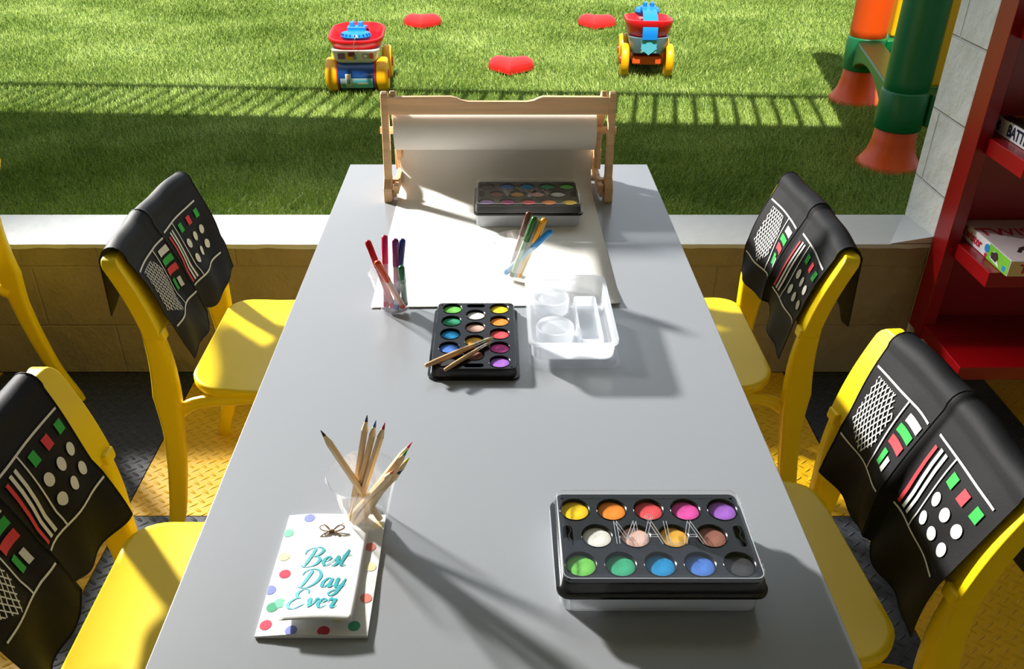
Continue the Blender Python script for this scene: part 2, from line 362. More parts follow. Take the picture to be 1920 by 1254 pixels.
# ------------------------------------------------------------------ chairs
PROF = [(0, -.290), (.12, -.247), (.25, -.225), (.42, -.208), (.52, -.206), (.60, -.216), (.68, -.236), (.76, -.268), (.8, -.286)]
def prof(z):
    return sum(interp(z+k, PROF) for k in (-.03, -.015, 0, .015, .03))/5
HW = .222
def bfront(s, z): return prof(z)-.016*(1-min(1, abs(s)/HW)**2)
def chair_parts(t):
    # rear posts: foot up to the notch below the backrest
    for sg in (-1, 1):
        g = G(); rings = []
        for i in range(31):
            z = .0+.60*i/30
            wx = interp(z, [(0, .034), (.35, .044), (.44, .058), (.52, .050), (.60, .040)]); wy = interp(z, [(0, .026), (.4, .034), (.6, .03)])
            yy = sg*interp(z, [(0, .236), (.3, .213), (.45, .203), (.6, .205)])
            cx = prof(z)-wx/2
            rings.append([(cx+(p[0]), yy+p[1]*1.0, z) for p in rr(wx, wy, .011, 4)])
        g.loft(rings); g.build('rear_leg', M_yel, t)
        # front leg
        g = G(); g.tube([(.165, sg*.172, .43), (.178, sg*.182, .2), (.19, sg*.192, 0)], [.021, .018, .014], 14)
        g.build('front_leg', M_yel, t)
        g = G(); g.tube(cat_rom([(-.225, sg*.195, .385), (-.17, sg*.192, .412), (0, sg*.185, .420), (.165, sg*.175, .418)]), .013, 10, sy=1.1)
        g.build('seat_rail', M_yel, t)
    # backrest
    g = G(); ns, nz = 28, 14; Z0, Z1 = .585, .765
    def W(z): return HW-(.022*(1-math.sqrt(max(0, 1-(max(0, z-(Z1-.022))/.022)**2))) if z > Z1-.022 else 0)
    fr = [];
    rings = []
    for j in range(nz+1):
        u = j/nz; z = Z0+(Z1-Z0)*(1-(1-u)**1.5); w_ = W(z); ring = []
        for i in range(ns+1):
            s = -w_+2*w_*i/ns; ring.append((bfront(s, z), s, z))
        for i in range(ns+1):
            s = w_-2*w_*i/ns; th = .017+.018*(abs(s)/HW)**6; ring.append((bfront(s, z)-th, s, z))
        rings.append(ring)
    g.loft(rings); g.build('backrest', M_yel, t, bevel=.004, smooth=50)
    for sg in (-1, 1): G().box((prof(.59)-.012, sg*(HW-.018), .588), (.034, .03, .022), rot=(0, -.15, 0)).build('backrest_clip', M_yel, t, bevel=.004)
    # seat: rounded square shell, dished
    g = G(); rings = []; SQ0 = rr(.416, .416, .062, 7); SQ = []
    for i in range(len(SQ0)):
        a_, b_ = SQ0[i], SQ0[(i+1) % len(SQ0)]; k_ = 6 if math.dist(a_, b_) > .1 else 1
        SQ += [(a_[0]+(b_[0]-a_[0])*q/k_, a_[1]+(b_[1]-a_[1])*q/k_) for q in range(k_)]
    def ring(f, z, dz=0):
        L = []
        for qx, qy in SQ:
            x, y = qx*f, qy*f
            y *= 1-.06*(x < 0)*abs(x)/.2
            L.append((x+.012, y, z-(.010*(1-f**2) if dz else 0)+(.012*max(0, -x/.2)**3*f if dz else 0)-(.012*max(0, x/.2)**4 if dz else 0)))
        return L
    for f in (.02, .2, .4, .6, .75, .88, .95, .985): rings.append(ring(f, .446, 1))
    rings.append(ring(1.0, .442, 1)); rings.append(ring(1.0, .428, 1)); rings.append(ring(.97, .418, 1)); rings.append(ring(.5, .412, 1)); rings.append(ring(.02, .412, 1))
    rings = [[q for q in r] for r in rings][::-1]
    g.loft(rings); g.build('seat', M_yel, t, smooth=60)
LC = ((-.462, 1.715, 0), 0); LN = ((-.425, .918, 0), 0); RC = ((.410, 1.725, 0), PI); RN = ((.396, 1.018, 0), PI+.06); FL = ((-1.520, 1.845, 0), PI+.10)
ch = thing('chair', 'yellow plastic chair with apron, left of the table, nearer the lawn wall', 'chair', LC[0], LC[1], 'yellow plastic chairs'); chair_parts(ch)
dup(ch, LN[0], LN[1], 'yellow plastic chair with apron in the lower left corner', 'yellow plastic chairs')
dup(ch, RC[0], RC[1], 'yellow plastic chair with apron, right of the table, nearer the lawn wall', 'yellow plastic chairs')
dup(ch, RN[0], RN[1], 'yellow plastic chair with apron in the lower right corner, largest in view', 'yellow plastic chairs')
dup(ch, FL[0], FL[1], 'bare yellow plastic chair cut off at the left edge, against the low wall', 'yellow plastic chairs')

# ------------------------------------------------------------------ aprons
def apron(loc, rz, label, s0, s1, seed, zl, zr, lap=.0, cs=0.0, mirror=1, flare=0, fl=.1):
    """zl / zr: bottom heights at the viewer's left and right as seen from the seat side. p runs left->right as seen from there."""
    rnd = random.Random(seed); ph = [rnd.uniform(0, 6) for _ in range(6)]
    # p>0 is the viewer's right when looking at the front: that is local +y
    CR = .777
    def step(p):
        q = p-cs
        if q < -.006: return .006+.010*max(0, 1+q/.05)
        if q > .004: return .002
        return .016-.014*(q+.006)/.01
    def front(p, z):
        zz = max(z, .60); x = bfront(p, zz)
        if z < .62: x += (.62-z)*fl
        drop = (CR-z)/.25
        x += .009+step(p)*min(1, .35+drop)+.0055*math.sin(p*30+ph[0]+z*19)*drop+.004*math.sin(p*55+ph[1]-z*24)*max(0, drop-.1)
        x += .010*max(0, (z-.70)/.07)**2*0
        return x
    def pe(p, z):  # edges pull inwards towards the hem
        return p*(1-.10*max(0, (CR-z))/.26)
    def zb(p):
        u = (p-s0)/(s1-s0); k = math.exp(-((p-cs)/.035)**2)
        return zl+(zr-zl)*u+.022*k-.012*math.sin(u*PI*2+ph[2])*.4
    def Pt(p, z, off=0.0): return (front(p, z)+off, pe(p, z), z)
    NS, NV = 72, 60
    def col(p):
        out = []; b = zb(p)
        for i in range(34):
            z = b+(.752-b)*i/33; out.append(Pt(p, z))
        x1, _, z1 = out[-1]; bx = bfront(p, .76)-.030-.006
        st = step(p)
        for i in range(1, 9):     # over the crest
            a = PI*i/9; cx = (x1+bx)/2; rx = (x1-bx)/2
            out.append((cx+rx*math.cos(a), pe(p, .76), .752+(.026+st*.5+.002*math.sin(p*40+ph[3]))*math.sin(a)))
        zbb = .60+.03*math.sin(p*11+ph[4])-flare*max(0, -p)
        for i in range(18):       # down the back
            z = .752-(.752-zbb)*i/17; dr = (.752-z)
            out.append((bx-dr*.12*0+prof(z)*0-.0+(-.012*math.sin(p*26+ph[5])*dr*4)-.004-dr*.10, pe(p, z), z))
        return out
    g = G(); rows = [col(s0+(s1-s0)*i/NS) for i in range(NS+1)]
    g.loft(rows, closed=False, cap0=False, cap1=False, mi=0)
    Z1, Z0 = .722, .592
    def quad(poly, mi, nseg=6, off=.0022):
        """poly: 4 corners (p,z); subdivided"""
        a, b, c, d = poly; vs = []; fs = []
        for i in range(nseg+1):
            u = i/nseg
            for j in range(5):
                v = j/4
                p = (a[0]*(1-u)+b[0]*u)*(1-v)+(d[0]*(1-u)+c[0]*u)*v; z = (a[1]*(1-u)+b[1]*u)*(1-v)+(d[1]*(1-u)+c[1]*u)*v
                vs.append(Pt(p, z, off))
        for i in range(nseg):
            for j in range(4): fs.append((i*5+j, i*5+j+1, i*5+j+6, i*5+j+5))
        g.add(vs, fs, mi)
    def line(a, b, w_, mi, n=6):
        d = Vector((b[0]-a[0], b[1]-a[1])); q = Vector((-d.y, d.x)).normalized()*w_/2
        quad([(a[0]-q.x, a[1]-q.y), (b[0]-q.x, b[1]-q.y), (b[0]+q.x, b[1]+q.y), (a[0]+q.x, a[1]+q.y)], mi, n)
    LW = .0035
    L0, L1 = max(s0+.008, -.188), cs-.014; R0, R1 = cs+.012, min(s1-.006, .188)
    line((L0, Z1), (L1, Z1), LW, 1, 12); line((L0, Z0), (L1, Z0), LW, 1, 12)
    line((R0, Z1), (R1, Z1), LW, 1, 12); line((R0, Z0), (R1, Z0), LW, 1, 12)
    dv = cs-.075; line((dv, Z0), (dv, Z1), LW*.9, 1, 10); dr = cs+.068; line((dr, Z0), (dr, Z1), LW*.9, 1, 10)
    # grille of crossed lines in a tall hexagon
    gx0, gx1 = max(s0+.012, cs-.178), dv-.008; gz0, gz1 = Z0+.005, Z1-.009; sp = .0105
    hexa = [(gx0+.012, gz1), (gx1-.022, gz1), (gx1, gz1-.03), (gx1-.004, gz0+.03), (gx1-.03, gz0), (gx0+.004, gz0+.03)]
    def clip(a, d):
        t0, t1 = -9, 9; n = len(hexa)
        for i in range(n):
            p, q = hexa[i], hexa[(i+1) % n]; ex, ez = q[0]-p[0], q[1]-p[1]; nx, nz = -ez, ex   # outward normal (clockwise poly)
            num = (a[0]-p[0])*nx+(a[1]-p[1])*nz; den = d[0]*nx+d[1]*nz
            if abs(den) < 1e-9:
                if num > 0: return None
                continue
            t = -num/den
            if den > 0: t1 = min(t1, t)
            else: t0 = max(t0, t)
        return (t0, t1) if t1-t0 > .004 else None
    for dx, dz in ((.6, 1), (-.6, 1)):
        l = math.hypot(dx, dz); dx /= l; dz /= l
        for k in range(-20, 30):
            a = (gx0+k*sp, (gz0+gz1)/2); r = clip(a, (dx, dz))
            if r: line((a[0]+dx*r[0], a[1]+dz*r[0]), (a[0]+dx*r[1], a[1]+dz*r[1]), .0021, 1, 5)
    def rect(x0, z0, x1, z1, mi, sk=0): quad([(x0, z0), (x1, z0), (x1+sk, z1), (x0+sk, z1)], mi, 4)
    b0 = dv+.012
    rect(b0+.004, Z1-.026, b0+.044, Z1-.012, 1); rect(b0, Z1-.046, b0+.042, Z1-.032, 3); rect(b0, Z1-.068, b0+.040, Z1-.053, 2)
    rect(b0+.002, Z1-.104, b0+.014, Z1-.078, 3); rect(b0+.020, Z1-.104, b0+.032, Z1-.082, 1)
    rect(R0+.004, Z0+.008, R0+.011, Z1-.014, 2, .002); rect(R0+.018, Z0+.008, R0+.025, Z1-.010, 1, .002); rect(R0+.031, Z0+.008, R0+.038, Z1-.010, 1, .002)
    for q, mi in ((0, 3), (1, 2), (2, 3)):
        c = dr+(R1-dr)*(.20+.335*q)
        rect(c-.009, Z1-.033, c+.009, Z1-.014, mi)
    for q in range(3):
        for r in range(2):
            c = (dr+(R1-dr)*(.18+.315*q), Z1-.060-r*.036)
            n = 18; vs = [Pt(c[0], c[1], .0022)]+[Pt(c[0]+.0105*math.cos(2*PI*i/n), c[1]+.0105*math.sin(2*PI*i/n), .0022) for i in range(n)]
            g.add(vs, [(0, 1+i, 1+(i+1) % n) for i in range(n)], 1)
    # hem cord along the edges
    g.tube([Vector(q) for q in rows[0]], .0013, 5, mi=4); g.tube([Vector(q) for q in rows[-1]], .0013, 5, mi=4)
    g.tube([Vector(r[0]) for r in rows], .0013, 5, mi=4)
    k = int(NS*(cs-s0)/(s1-s0)); g.tube([Vector(q)+Vector((.0012, 0, .0004)) for q in rows[k-1][:42]], .0009, 5, mi=4)
    # white print on the back, its upper corners reach the crest
    for pc in (cs-.03, cs+.045):
        i0 = int(NS*(pc-s0)/(s1-s0))
        if 2 < i0 < NS-8:
            for i in range(i0, i0+7):
                for j in range(41, 41+max(1, 7-(i-i0))):
                    q = [rows[i][j], rows[i+1][j], rows[i+1][j+1], rows[i][j+1]]
                    g.add([(a[0]-.0015, a[1], a[2]+.0015) for a in q], [(0, 1, 2, 3)], 1)
    o = g.build('apron', [M_cloth, M_pw, M_pr, M_pg, M_hem], smooth=50, loc=loc, rot=(0, 0, rz))
    tag(o, label, 'apron', 'black printed aprons')
# from the seat side, viewer's left is local -y for every chair
apron(*LC, 'black printed apron over the left chair nearer the lawn', -.196, .226, 1, .510, .535, cs=-.01, fl=.34)
apron(*LN, 'black printed apron over the chair in the lower left corner', -.20, .168, 2, .500, .512, cs=-.025, fl=.28)
apron(*RC, 'black printed apron over the right chair nearer the lawn', -.200, .196, 3, .535, .510, cs=.0, fl=.15)
apron(*RN, 'black printed apron over the large chair in the lower right corner', -.172, .208, 5, .500, .475, cs=.012)

# ------------------------------------------------------------------ paint sets
PC = dict(yellow=(240, 200, 20), orange=(240, 140, 45), coral=(225, 80, 85), pink=(222, 80, 165), purple=(160, 100, 200), white=(222, 222, 214), beige=(222, 180, 165), gold=(222, 168, 60), brown=(150, 98, 84),
          lime=(110, 195, 80), green=(50, 165, 120), blue=(0, 135, 195), cobalt=(70, 120, 205), black=(52, 52, 54))
PM = {k: mat('paint_'+k, v, .75, .3, var=.06, vscale=300, bump=(500, .0002)) for k, v in PC.items()}
ROWS = [(['yellow', 'orange', 'coral', 'pink', 'purple'], -.085, .041), (['white', 'beige', 'gold', 'brown'], -.0635, 0), (['lime', 'green', 'blue', 'cobalt', 'black'], -.085, -.041)]
def palette(root, z0, lid):
    """tray bottom at z0, .018 tall"""
    g = G(); holes = []; pans = []
    for names, x0, y in ROWS:
        for i, nme in enumerate(names): pans.append((nme, x0+i*.0425, y)); holes.append(circ(x0+i*.0425, y, .0163))
    for sx in (-1, 1): holes.append(rr(.011, .032, .0054, 5, cx=sx*.0955))
    out = rr(.210, .132, .008)
    g.plate(out, holes, z0+.0125, z0+.0180)
    W, D = .212, .134
    rings = [rr(W+.012, D+.012, .014, z=z0), rr(W+.012, D+.012, .014, z=z0+.0035), rr(W+.003, D+.003, .010, z=z0+.0045), rr(W, D, .009, z=z0+.0165), rr(W-.002, D-.002, .008, z=z0+.0182), rr(W-.004, D-.004, .008, z=z0+.0175)]
    g.loft(rings, cap1=False); g.loft([rr(W-.004, D-.004, .008, z=z0+.0085), rr(W-.006, D-.006, .008, z=z0+.0086)])
    for names, x, y in pans: g.lathe([(.0176, -.0001), (.0172, .0011), (.0163, .0003)], 28, M=T(x, y, z0+.0180), caps=False)
    for sx in (-1, 1):
        for sy in (-1, 1): g.lathe([(.0016, 0), (.0016, .0006), (0, .0012)], 10, M=T(sx*.099, sy*.060, z0+.0182))
    g.build('paint_tray', M_black, root, smooth=40)
    for nme, x, y in pans:
        g = G(); g.lathe([(.0158, 0), (.0158, .0040), (.0125, .0048), (.006, .0042), (0, .0040)], 26, M=T(x, y, z0+.0106))
        g.build('paint_pan', PM[nme], root, smooth=50)
    if lid:
        g = G(); zt = z0+.0245
        rings = [rr(W+.012, D+.012, .014, z=z0+.004), rr(W+.006, D+.006, .011, z=z0+.0048), rr(W+.004, D+.004, .011, z=zt-.002), rr(W, D, .009, z=zt), rr(W-.008, D-.008, .008, z=zt), rr(W-.012, D-.012, .007, z=zt-.0015)]
        g.loft(rings, cap0=False)
        # raised name and mark moulded into the lid
        for s_ in (-1, 1): g.tube(cat_rom([(s_*.0945-.002, .014, zt-.001), (s_*.0945+.002, .004, zt-.001), (s_*.0945-.001, -.004, zt-.001), (s_*.0945+.002, -.015, zt-.001)]), .0006, 6)
        g.build('lid', M_clear, root, smooth=40)
        g = G(); g.tube([Vector(q) for q in rr(W-.002, D-.002, .009, 6, z=zt+.0001)]+[Vector(rr(W-.002, D-.002, .009, 6, z=zt+.0001)[0])], .0006, 5)
        g.build('lid_rim', M_rim, root)
        g = G(); zl_ = zt-.0005; h_ = .017
        def stk(*P):
            for q in range(len(P)-1):
                a_, b_ = Vector((*P[q], zl_)), Vector((*P[q+1], zl_)); d_ = (b_-a_).normalized(); nn_ = Vector((-d_.y, d_.x, 0))*.0016
                for sg in (-1, 1): g.tube([a_+nn_*sg, b_+nn_*sg], .00042, 5)
        stk((-.042, -h_), (-.042, h_), (-.031, -h_*.6), (-.020, h_), (-.020, -h_))
        stk((-.014, -h_), (-.003, h_), (.008, -h_)); stk((-.010, -h_*.3), (.004, -h_*.3))
        stk((.014, h_), (.014, -h_), (.027, -h_)); stk((.031, -h_), (.041, h_), (.052, -h_)); stk((.035, -h_*.3), (.047, -h_*.3))
        for rq in (.0022, .0045): g.tube([(-.003+rq*math.cos(2*PI*q/16), h_+.006+rq*math.sin(2*PI*q/16), zl_) for q in range(17)], .00042, 5)
        g.build('raised_lettering', M_rim, root)
M_rim = clear_mat('clear_rim', haze=.25, base=.35)
def storage(g, z0, h, W=.196, D=.120, floor=True, up=True):
    t_ = .0012; rings = [rr(W-.006, D-.006, .014, z=z0), rr(W, D, .016, z=z0+.003), rr(W+.003, D+.003, .016, z=z0+h-.006), rr(W+.012, D+.012, .018, z=z0+h-.005), rr(W+.012, D+.012, .018, z=z0+h), rr(W+.001, D+.001, .016, z=z0+h), rr(W-.003, D-.003, .015, z=z0+.004), rr(W-.008, D-.008, .013, z=z0+t_)]
    g.loft(rings, cap1=True, cap0=True)
# near closed set
near = thing('watercolour_set', 'closed watercolour set with clear lid, the largest, at the near right of the table', 'paint set', (.184, .734, TBZ), 0, 'watercolour sets')
g = G(); storage(g, 0, .033, .214, .130); g.build('storage_box', M_milky, near, smooth=40)
g = G(); g.tube([(-.06, -.045, .006), (.03, -.045, .006)], .003, 8); g.build('stored_brush', M_wood, near)
g = G(); g.tube([(.03, -.045, .006), (.045, -.045, .006)], .0032, 8); g.build('ferrule', mat('brass_tube', (200, 170, 110), .3, metal=1), near)
palette(near, .0305, True); near.scale = (1.04, 1.07, 1.0)
far = dup(near, (.071, 1.772, TBZ+.0012), PI, 'closed watercolour set standing on the white paper by the roll holder', 'watercolour sets')
# open tray
op = thing('paint_tray_set', 'open black tray of round watercolour pans lying in front of the paper', 'paint palette', (-.0335, 1.235, TBZ), -PI/2+.0)
palette(op, 0, False)
# brushes across the open tray
def brush(a, b, label, r, wide):
    a, b = Vector(a), Vector(b); d = b-a; L = d.length; d.normalize()
    t = thing('paintbrush', label, 'paintbrush', a, 0, 'paintbrushes on the open tray'); t.rotation_euler = d.to_track_quat('Z', 'Y').to_euler()
    g = G(); g.lathe([(r*.55, 0), (r*.8, .002), (r*1.05, .02), (r*1.15, L*.45), (r*.9, L*.70), (r*.8, L*.71)], 14); g.build('handle', M_pen2, t, smooth=60)
    g = G(); g.lathe([(r*.9, L*.70), (r*.95, L*.70), (r*.95, L*.74), (r*1.02, L*.745), (r*.9, L*.75), (r*.95, L*.76), (r*.8, L*.86)], 14); g.build('ferrule', M_ferr, t, smooth=60)
    g = G(); rings = []
    for u, ww in ((0, 1), (.3, wide), (.7, wide*.8), (1, .25)):
        rings.append([(r*.8*ww*math.cos(2*PI*k/12), r*.8*(1-.5*u)*math.sin(2*PI*k/12), L*(.86+.14*u)) for k in range(12)])
    g.loft(rings); g.build('bristles', M_brist, t, smooth=60)
M_pen2 = wood('brush_wood', (205, 165, 115), (30, 30, 6), .85, .35); M_ferr = mat('ferrule_metal', (205, 200, 190), .25, metal=1); M_brist = mat('bristle', (190, 165, 125), .7)
bz = TBZ+.0225
brush(at(797, 686, bz), at(926, 632, bz+.003), 'thicker paintbrush with flat bristles, upper of the two on the tray', .0042, 1.5)
brush(at(833, 694, bz-.001), at(921, 640, bz+.001), 'thinner paintbrush with pointed bristles, lower of the two on the tray', .0034, .9)
# translucent storage box resting on its clear lid
cl = G(); W_, D_ = .134, .222
P1 = at(1082, 622, TBZ)
BX, BY = .128, 1.272
rings = [rr(W_+.014, D_+.014, .018, z=.0006), rr(W_+.014, D_+.014, .018, z=.003), rr(W_+.004, D_+.004, .014, z=.004), rr(W_, D_, .012, z=.0125), rr(W_-.006, D_-.006, .012, z=.0135)]
cl.loft(rings, cap0=False); o = cl.build('clear_lid', M_clear, smooth=40, loc=(BX, BY, TBZ)); tag(o, 'clear plastic lid under the empty translucent storage box', 'lid')
sb = thing('storage_box', 'empty translucent storage box with round cups on the clear lid', 'storage box', (BX-.003, BY, TBZ+.0142))
g = G(); storage(g, 0, .034, .132, .226); g.build('box_shell', M_milky, sb, smooth=40)
M_milk2 = clear_mat('milky_cup', haze=.5, base=.02)
g = G(); 
for cx, cy in ((-.026, -.050), (-.027, .048)):
    g.lathe([(.0305, .002), (.0315, .026), (.0300, .0285), (.0290, .0275), (.0270, .0245), (0, .0238)], 40, M=T(cx, cy, 0), caps=False)
    g.build('round_cup', M_milk2, sb, smooth=50); g = G()
g.loft([rr(.042, .150, .006, z=.002, cx=.032, cy=-.012), rr(.038, .146, .006, z=.022, cx=.032, cy=-.012), rr(.034, .142, .005, z=.022, cx=.032, cy=-.012), rr(.032, .138, .005, z=.004, cx=.032, cy=-.012)], cap0=False)
g.build('brush_compartment', M_milk2, sb, smooth=40)

# ------------------------------------------------------------------ cups, markers, pencils
def cup(x, y, label, z=TBZ, rb=.0262, rt=.0435, h=.077):
    g = G(); w_ = .0007
    g.lathe([(rb-.003, .0), (rb, .002), (rb+.001, .012), (rb+.0006, .013), (rt, h-.003), (rt+.0012, h-.001), (rt+.0006, h+.0006), (rt-w_, h), (rt-w_-.0006, h-.004), (rb-w_, .005), (0, .004)], 56)
    g.lathe([(rb*.75, .0042), (rb*.72, .0052), (rb*.69, .0042)], 40, caps=False)
    g.lathe([(0, .0002), (rb-.003, .0)], 40, caps=False)
    o = g.build('plastic_cup', M_cup, smooth=60, loc=(x, y, z)); tag(o, label, 'cup', 'clear plastic cups')
    return Vector((x, y, z))
c1 = cup(-.1785, 1.352, 'clear plastic cup of red, purple and blue markers at the left paper corner')
c2 = cup(.0405, 1.475, 'clear plastic cup holding brown, green, yellow and blue markers on the paper', TBZ+.001)
c3 = cup(-.1615, .812, 'clear plastic cup of coloured pencils beside the party bag')
def fit(c, base, tip, r, rb=.0262, rt=.0435, h=.077):
    """keep base inside the cup floor"""
    d = Vector((base.x-c.x, base.y-c.y, 0)); lim = rb-r-.003
    if d.length > lim: d = d.normalized()*lim
    return Vector((c.x+d.x, c.y+d.y, c.z+.006+r*.5))
def pen_frame(a, b): return (b-a).to_track_quat('Z', 'Y').to_euler()
def stick(c, bpx, tpx, L, r):
    base = at(*bpx, c.z+.008); base = fit(c, base, None, r); tip = tip_at(*tpx, base, L)
    # where does it cross the rim?
    u = (c.z+.077-base.z)/max(1e-4, (tip.z-base.z)); q = base.lerp(tip, u); d = Vector((q.x-c.x, q.y-c.y)).length
    if d > .0425-r and u < 1:
        # lean it so that it rests on the rim
        o2 = Vector((q.x-c.x, q.y-c.y, 0)).normalized()*(.0435-r)
        # move the base instead where possible
        q2 = Vector((c.x+o2.x, c.y+o2.y, q.z)); tip2 = base+(q2-base).normalized()*L
        tip = tip_at(tpx[0], tpx[1], base, (tip2-base).length) if False else tip2
    return base, tip
def marker(c, bpx, tpx, col, label, grp, L=.128, r=.0053):
    if len(bpx) == 3: base, tip = Vector(bpx), Vector(tpx); L = (tip-base).length
    else: base, tip = stick(c, bpx, tpx, L, r)
    t = thing('marker', label, 'marker pen', base, 0, grp); t.rotation_euler = pen_frame(base, tip)
    cm = mat('cap_'+label.split()[0], col, .25, .5); c_ = lin(col)
    g = G(); g.lathe([(r*1.02, L*.60), (r*1.12, L*.605), (r*1.12, L-.006), (r*.95, L-.002), (r*.4, L), (0, L+.0005)], 18); g.build('cap', cm, t, smooth=60)
    pl = tuple(int(40+.84*215*.0+.55*x+.30*235) if False else int(min(255, .35*x+.62*240)) for x in col)
    g = G(); g.lathe([(r*.5, 0), (r*.9, .0006), (r, .004), (r, L*.61)], 18); g.build('barrel', mat('barrel_'+label.split()[0], pl, .25, .5), t, smooth=60)
    g = G(); g.lathe([(r*.4, -.0003), (r*.85, .0002), (r*1.03, .003), (r*1.03, .010)], 18); g.build('end_plug', cm, t, smooth=60)
G1 = 'markers in the cup at the left of the paper'; G2 = 'markers in the cup on the paper'
marker(c1, (738, 578), (688, 449), (200, 20, 35), 'red marker leaning furthest left in the left cup', G1)
marker(c1, (720, 578), (721, 438), (214, 40, 90), 'crimson marker standing upright in the left cup, beside the red one', G1)
marker(c1, (745, 575), (741, 447), (120, 40, 110), 'purple marker in the left cup, between crimson and navy', G1)
marker(c1, (743, 584), (755, 447), (45, 60, 140), 'navy marker in the left cup, rightmost of the tall ones', G1)
marker(c1, (768, 580), (705, 497), (240, 80, 20), 'orange marker leaning left across the front of the left cup', G1)
marker(c1, (762, 572), (752, 499), (20, 110, 65), 'teal marker sitting low in the left cup', G1, L=.098)
marker(c2, (950, 500), (993, 397), (92, 45, 25), 'brown marker, darkest and tallest in the cup on the paper', G2)
marker(c2, (955, 523), (1004, 406), (30, 95, 25), 'dark green marker between brown and yellow ones', G2)
marker(c2, (977, 532), (1022, 409), (250, 175, 15), 'yellow marker, rightmost upright one in the cup on the paper', G2)
marker(c2, (966, 520), (1012, 410), (170, 175, 180), 'grey marker half hidden behind the yellow one', G2, L=.122)
marker(c2, (.0190, 1.468, .7515), (.1035, 1.449, .8500), (20, 135, 210), 'sky blue marker leaning low to the right, across the others', G2)
G3 = 'coloured pencils in the near cup'
def pencil(bpx, tpx, col, label, L=.160, r=.0042):
    if len(bpx) == 3: base, tip = Vector(bpx), Vector(tpx); L = (tip-base).length
    else: base, tip = stick(c3, bpx, tpx, L, r)
    t = thing('pencil', label, 'pencil', base, 0, G3); t.rotation_euler = pen_frame(base, tip)
    g = G(); n = 6
    ring = lambda rr_, z: [(rr_*math.cos(2*PI*i/n), rr_*math.sin(2*PI*i/n), z) for i in range(n)]
    g.loft([ring(r, 0), ring(r, L-.022)]); g.build('barrel', M_pen, t, smooth=20)
    g = G(); g.lathe([(r*.99, L-.022), (r*.93, L-.0205), (r*.42, L-.0085)], 18, caps=False); g.build('sharpened_end', M_pencone, t)
    g = G(); g.lathe([(r*.46, L-.0092), (r*.38, L-.007), (.0003, L)], 14); g.build('lead', mat('lead_'+label.split()[0], col, .5), t)
    g = G(); g.lathe([(0, -.0002), (r*.4, -.0002)], 10, caps=False); g.build('core', mat('core_'+label.split()[0], col, .5), t)
pencil((648, 968), (688.6, 778), (25, 35, 60), 'black tipped coloured pencil, tallest in the cup')
pencil((652, 975), (705, 788), (25, 95, 160), 'blue tipped coloured pencil between the black and crimson tips', L=.157)
pencil((660, 980), (722, 792), (165, 25, 60), 'crimson tipped coloured pencil, right of the blue tip', L=.160)
pencil((722, 975), (601, 806), (70, 25, 20), 'brown tipped coloured pencil leaning to the left alone')
pencil((-.1800, .8033, .748), (-.1007, .8336, .8476), (205, 60, 95), 'pink tipped coloured pencil leaning right, highest of that bunch')
pencil((-.1724, .7969, .748), (-.0991, .7696, .8864), (60, 150, 60), 'light green tipped coloured pencil leaning right under the pink tip', L=.156)
pencil((-.1703, .8069, .748), (-.0991, .7853, .8628), (225, 200, 30), 'yellow tipped coloured pencil leaning right', L=.158)
pencil((-.1662, .8007, .748), (-.1099, .7814, .8581), (30, 120, 80), 'teal tipped coloured pencil leaning right, left of the yellow tip', L=.138)
pencil((-.1816, .8097, .748), (-.1133, .7536, .8706), (220, 80, 40), 'orange tipped coloured pencil, lowest left of the right-leaning bunch', L=.126)
pencil((-.1739, .8187, .748), (-.1080, .7809, .8477), (20, 55, 75), 'navy tipped coloured pencil, lowest right of the right-leaning bunch', L=.128)

# ------------------------------------------------------------------ party bag with tag
bag = thing('party_bag', 'white paper bag with coloured dots and turquoise lettered tag', 'party bag', (-.1985, .7225, TBZ), 0)
DOTS = {'r': (205, 60, 85), 'b': (130, 140, 210), 'g': (70, 165, 125), 'y': (235, 225, 170), 'o': (225, 130, 115), 't': (125, 205, 170)}
dm = {k: mat('dot_'+k, v, .8) for k, v in DOTS.items()}
M_bag = mat('bag_paper', (236, 236, 234), .75, .2, bump=(60, .0006))
g = G(); NB = 24
def bagz(x, y): return .0042+.0020*math.sin(PI*(x/.122+.5))*1.2+.0007*math.sin(x*70+y*40)
vs = []; fs = []
for j in range(NB+1):
    for i in range(NB+1):
        x = -.061+.122*i/NB; y = -.0935+.187*j/NB; vs.append((x, y, bagz(x, y)))
for j in range(NB):
    for i in range(NB): a = j*(NB+1)+i; fs.append((a, a+1, a+NB+2, a+NB+1))
g.add(vs, fs)
bt = [(-.061, -.0935, .0006), (.061, -.0935, .0006), (.061, .0935, .0006), (-.061, .0935, .0006)]
g.add(bt, [(3, 2, 1, 0)])
def edge_wall(pts):
    n = len(pts); g.add([p for p in pts]+[(p[0], p[1], .0006) for p in pts], [(i, i+1, n+i+1, n+i) for i in range(n-1)])
edge_wall([vs[i] for i in range(NB+1)][::-1]); edge_wall([vs[NB*(NB+1)+i] for i in range(NB+1)]); edge_wall([vs[i*(NB+1)] for i in range(NB+1)]); edge_wall([vs[i*(NB+1)+NB] for i in range(NB+1)][::-1])
MK = list(dm); r_ = .0067
dots = [('b', -.034, .086), ('t', -.056, .062), ('y', -.053, .022), ('b', -.058, -.030), ('g', -.050, -.055), ('r', -.052, -.079), ('b', -.022, -.0885), ('r', .013, -.0885), ('g', .045, -.081), ('y', .026, -.070), ('o', .053, -.042), ('y', .052, .006), ('o', .048, .038), ('r', -.046, -.006), ('t', -.043, -.050), ('y', .053, .075)]
